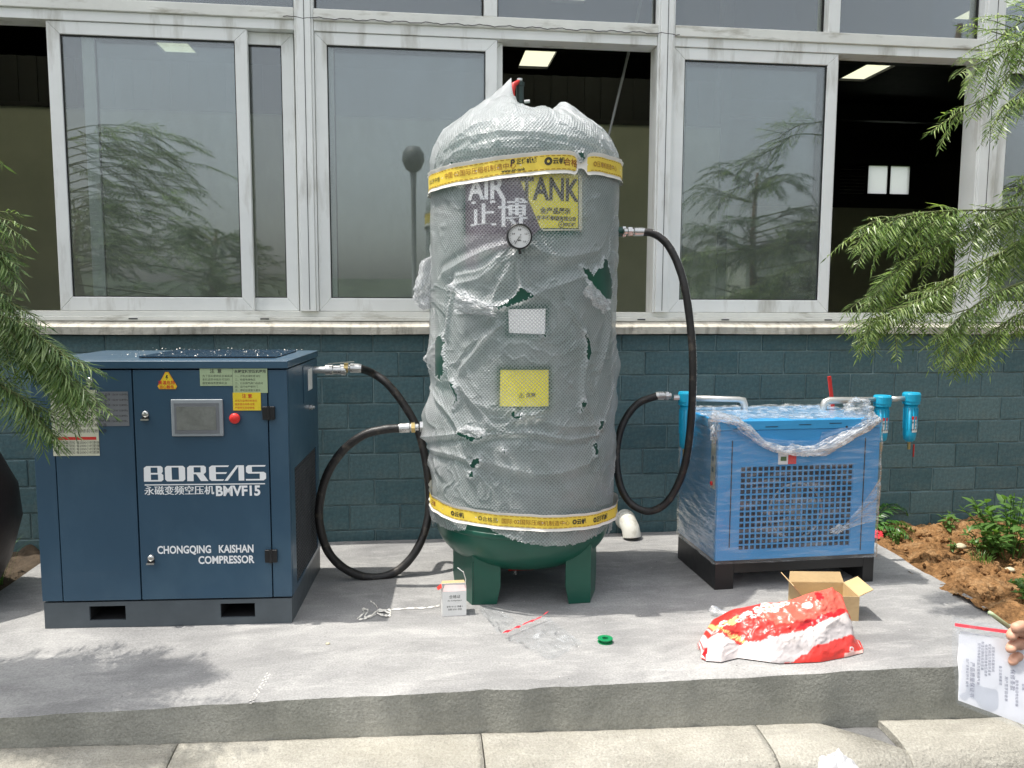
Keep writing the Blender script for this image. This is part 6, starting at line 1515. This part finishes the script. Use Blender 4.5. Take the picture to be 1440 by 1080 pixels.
    hm = MB().lathe([(.0, .10), (.05, .09), (.085, .05), (.092, .0), (.088, -.03), (.080, -.03), (.08, .0), (0, .05)], tuple(hips+Vector((-.035, .01, .80))-o), n=24); hm.build('hair', M['hair'], T, smooth=True)
person()
def papers():
    def HB(x, y): yy = HY+.020-.085*(y-870)/150-.035*(x-1343)/100 ; return Vector(onY(x, y, yy))
    T = thing('document_bag', 'clear zip bag with a red zip holding white printed papers', 'zip bag', tuple(HB(1343, 873))); o = HB(1343, 873)
    FB = M['clear_thin']
    def sheet(name, c, m, n_=30, amp=.004, seed=1, off=0.0):
        P, S, T_ = quadgrid([np.array(q-o) for q in c], n_, n_); P[..., 1] += off+amp*fbm(S*2.5, T_*2.5, seed, 3); return link(name, grid_mesh(name, P), m, T)
    A, Bq, Cq, Dq = HB(1342, 868), HB(1452, 888), HB(1462, 1034), HB(1346, 990)
    sheet('bag_front', [A, Bq, Cq, Dq], FB, off=-.004, seed=2); sheet('bag_back', [A, Bq, Cq, Dq], FB, off=.006, seed=3)
    p0, p1, p2, p3 = HB(1352, 888), HB(1450, 905), HB(1458, 1026), HB(1349, 986)
    sheet('paper', [p0, p1, p2, p3], M['bright_paper'], off=0.0015, seed=4, amp=.002)
    sheet('paper', [HB(1350, 893), HB(1446, 912), HB(1456, 1022), HB(1350, 982)], M['bright_paper'], off=.0045, seed=5, amp=.002)
    Z_ = [[tuple(HB(1339.5+x, 874.5+x*.135-abs(x-40)*.01)-o+Vector((0, -.007, 0))), tuple(HB(1339.5+x, 878.5+x*.140)-o+Vector((0, -.007, 0)))] for x in range(0, 100, 5)]
    link('red_zip', grid_mesh('red_zip', np.array(Z_)), M['zip_red'], T)
    # rows of print running down the sheet (the page is turned on its side)
    U = (Vector(p3)-Vector(p0)).normalized(); Rv = (Vector(p1)-Vector(p0)).normalized()
    for k, (px, py, s_, hh) in enumerate([(1358, 925, '出厂合格证明书 编号', .0052), (1364, 930, '产品质量保证书', .0085), (1374, 903, '型号规格额定压力容积排气量', .0055), (1379, 901, '制造日期检验员签章', .0055), (1384, 905, '电机功率转速电压频率', .0055), (1389, 904, '安全阀压力表配件清单', .0055),
                                            (1394, 908, '润滑油冷却器风机', .0055), (1404, 935, '备注说明事项', .0055), (1412, 950, '用户签字验收单', .0060), (1420, 940, '保修条款', .0090), (1427, 955, '服务电话地址邮编', .0055), (1436, 960, '合格', .006)]):
        b = HB(px, py)-o+Vector((0, -.0025, 0)); text_obj('lettering', s_, hh, M['ink'], T, lambda a, b_: tuple(b+U*a+Rv*b_), 0, sp=1.15)
M['clear_thin'] = film_mat('thin_clear_film', 9, (1, 1, 1), .02, .25, (.55, .8))
M['bright_paper'] = translucent('bright_paper', (.92, .92, .95), 0, .35, .6)[0]
M['ink'] = mat('grey_ink', (.22, .22, .30), .6)
papers()
a, b = H(1391, 861, HY+.004), H(1434, 893, HY+.004)
pn = MB().tube([a, a.lerp(b, .1), b], [.0035, .0042, .0042], 12); tag(pn.build('pen', M['green_label'], smooth=True), 'pale green pen gripped in the hand above the zip bag', 'pen')

# ------------------------------------------------------------------ across the road, seen only in the window glass
M['lamp_grey'] = mat('lamp_housing', (.13, .135, .14), .5)
def lamp():
    x, y = -.03, -6.0; T = thing('street_lamp', 'round-headed lamp post across the road, mirrored in the window beside the tank', 'street lamp', (x, y, -.34))
    MB().lathe([(.10, 0), (.10, .06), (.05, .08), (.045, 3.6), (.06, 3.95)], n=16).build('post', M['rod'], T, smooth=True)
    MB().lathe([(.05, 3.95), (.14, 4.02), (.20, 4.16), (.19, 4.30), (.12, 4.40), (0, 4.43)], n=24).build('lamp_head', M['lamp_grey'], T, smooth=True)
lamp()
def far_tree(x, y, h, seed, label, n=34):
    rnd = random.Random(seed); T = thing('broad_tree', label, 'tree', (x, y, -.34)); lv, tw = MB(), MB()
    MB().tube([(0, 0, 0), (.1, 0, h*.35), (0, .1, h*.6), (.1, 0, h*.85)], [.12, .09, .07, .03], 8).build('trunk', M['bark'], T, smooth=True)
    for k in range(n):
        a = rnd.uniform(0, 6.28); z = h*rnd.uniform(.18, .85); r_ = h*.36*math.sin(min(1, z/h+.15)*math.pi)**.6; p = Vector((0, 0, z)); q = Vector((math.cos(a)*r_, math.sin(a)*r_, z+h*.06))
        tw.tube([p, q], [.02, .008], 4)
        for j in range(5):
            t = rnd.uniform(.3, 1); b = p.lerp(q, t); aa = a+rnd.uniform(-1.2, 1.2)
            frond(lv, tw, b, Vector((math.cos(aa), math.sin(aa), rnd.uniform(-.2, .8))), h*.17, 1.2, .26, .028, rnd, .055, .8)
    tw.build('branches', M['twig'], T)['kind'] = 'stuff'; tag(lv.build('foliage', M['leaf_far'], T), kind='stuff')
far_tree(-3.9, -7.4, 3.5, 1, 'leafy tree mirrored at the lower left of the left window'); far_tree(-6.6, -8.0, 4.0, 2, 'leafy tree at the far left across the road')
far_tree(4.0, -7.2, 3.9, 3, 'leafy tree mirrored in the left part of the right window'); far_tree(7.6, -9.0, 5.4, 4, 'tall tree mirrored at the upper right of the right window'); far_tree(-10.5, -9.0, 4.6, 5, 'leafy tree beyond the far left across the road'); far_tree(11.5, -9, 4.8, 6, 'leafy tree beyond the far right across the road')
def hills():
    n_ = 80; S, T = np.meshgrid(np.linspace(-220, 260, n_), np.linspace(-60, -260, 30), indexing='ij')
    Z = -2+np.clip((-T-60)/40, 0, 1)*(4+.050*np.clip(S-10, 0, 200)+3*fbm(S/30, T/30, 400, 4)+1.6*np.abs(fbm(S/5, T/5, 410, 3))); o = link('hills', grid_mesh('hills', np.stack([S, T, Z], -1)), M['hill']); tag(o, kind='structure')
def hedge():
    rnd = random.Random(77); T = thing('hedge', 'ragged leafy hedge across the road, mirrored along the bottom of the windows', 'hedge', (0, -8.6, -.34)); lv, tw = MB(), MB()
    for k in range(420):
        x = rnd.uniform(-15, 17); z = rnd.uniform(.1, 1.9+.7*math.sin(x*.9)+.5*math.sin(x*2.3)); a = rnd.uniform(0, 6.28)
        frond(lv, tw, (x, rnd.uniform(-.5, .5), z), Vector((math.cos(a), math.sin(a), rnd.uniform(0, 1.2))), rnd.uniform(.4, .8), .9, .20, .040, rnd, .07, .7)
    tw.build('stems', M['twig'], T)['kind'] = 'stuff'; tag(lv.build('foliage', M['leaf_far'], T), kind='stuff')
hedge()
hills()
for i, (x, y, w, h, lab) in enumerate(((22, -62, 9, 5.5, 'low white house on the hillside, left one of the mirrored row'), (34, -64, 10, 7, 'white house on the hillside, middle of the mirrored row'), (47, -66, 9, 8.5, 'taller pale house on the hillside, right of the mirrored row'))):
    T = thing('distant_house', lab, 'house', (x, y, -1)); MB().box(-w/2, w/2, -4, 4, 0, h).build('wall', M['partition'], T); MB().prism([(-w/2-.4, h), (w/2+.4, h), (0, h+1.8)], -4.4, 4.4).build('roof', M['kerb_dark'], T)
    for r_ in range(int(h//2.6)):
        for k in range(4): MB().box(-w/2+.9+k*(w-1.8)/4, -w/2+2.1+k*(w-1.8)/4, 4.001, 4.05, .8+r_*2.6, 2.1+r_*2.6).build('window', M['black'], T)
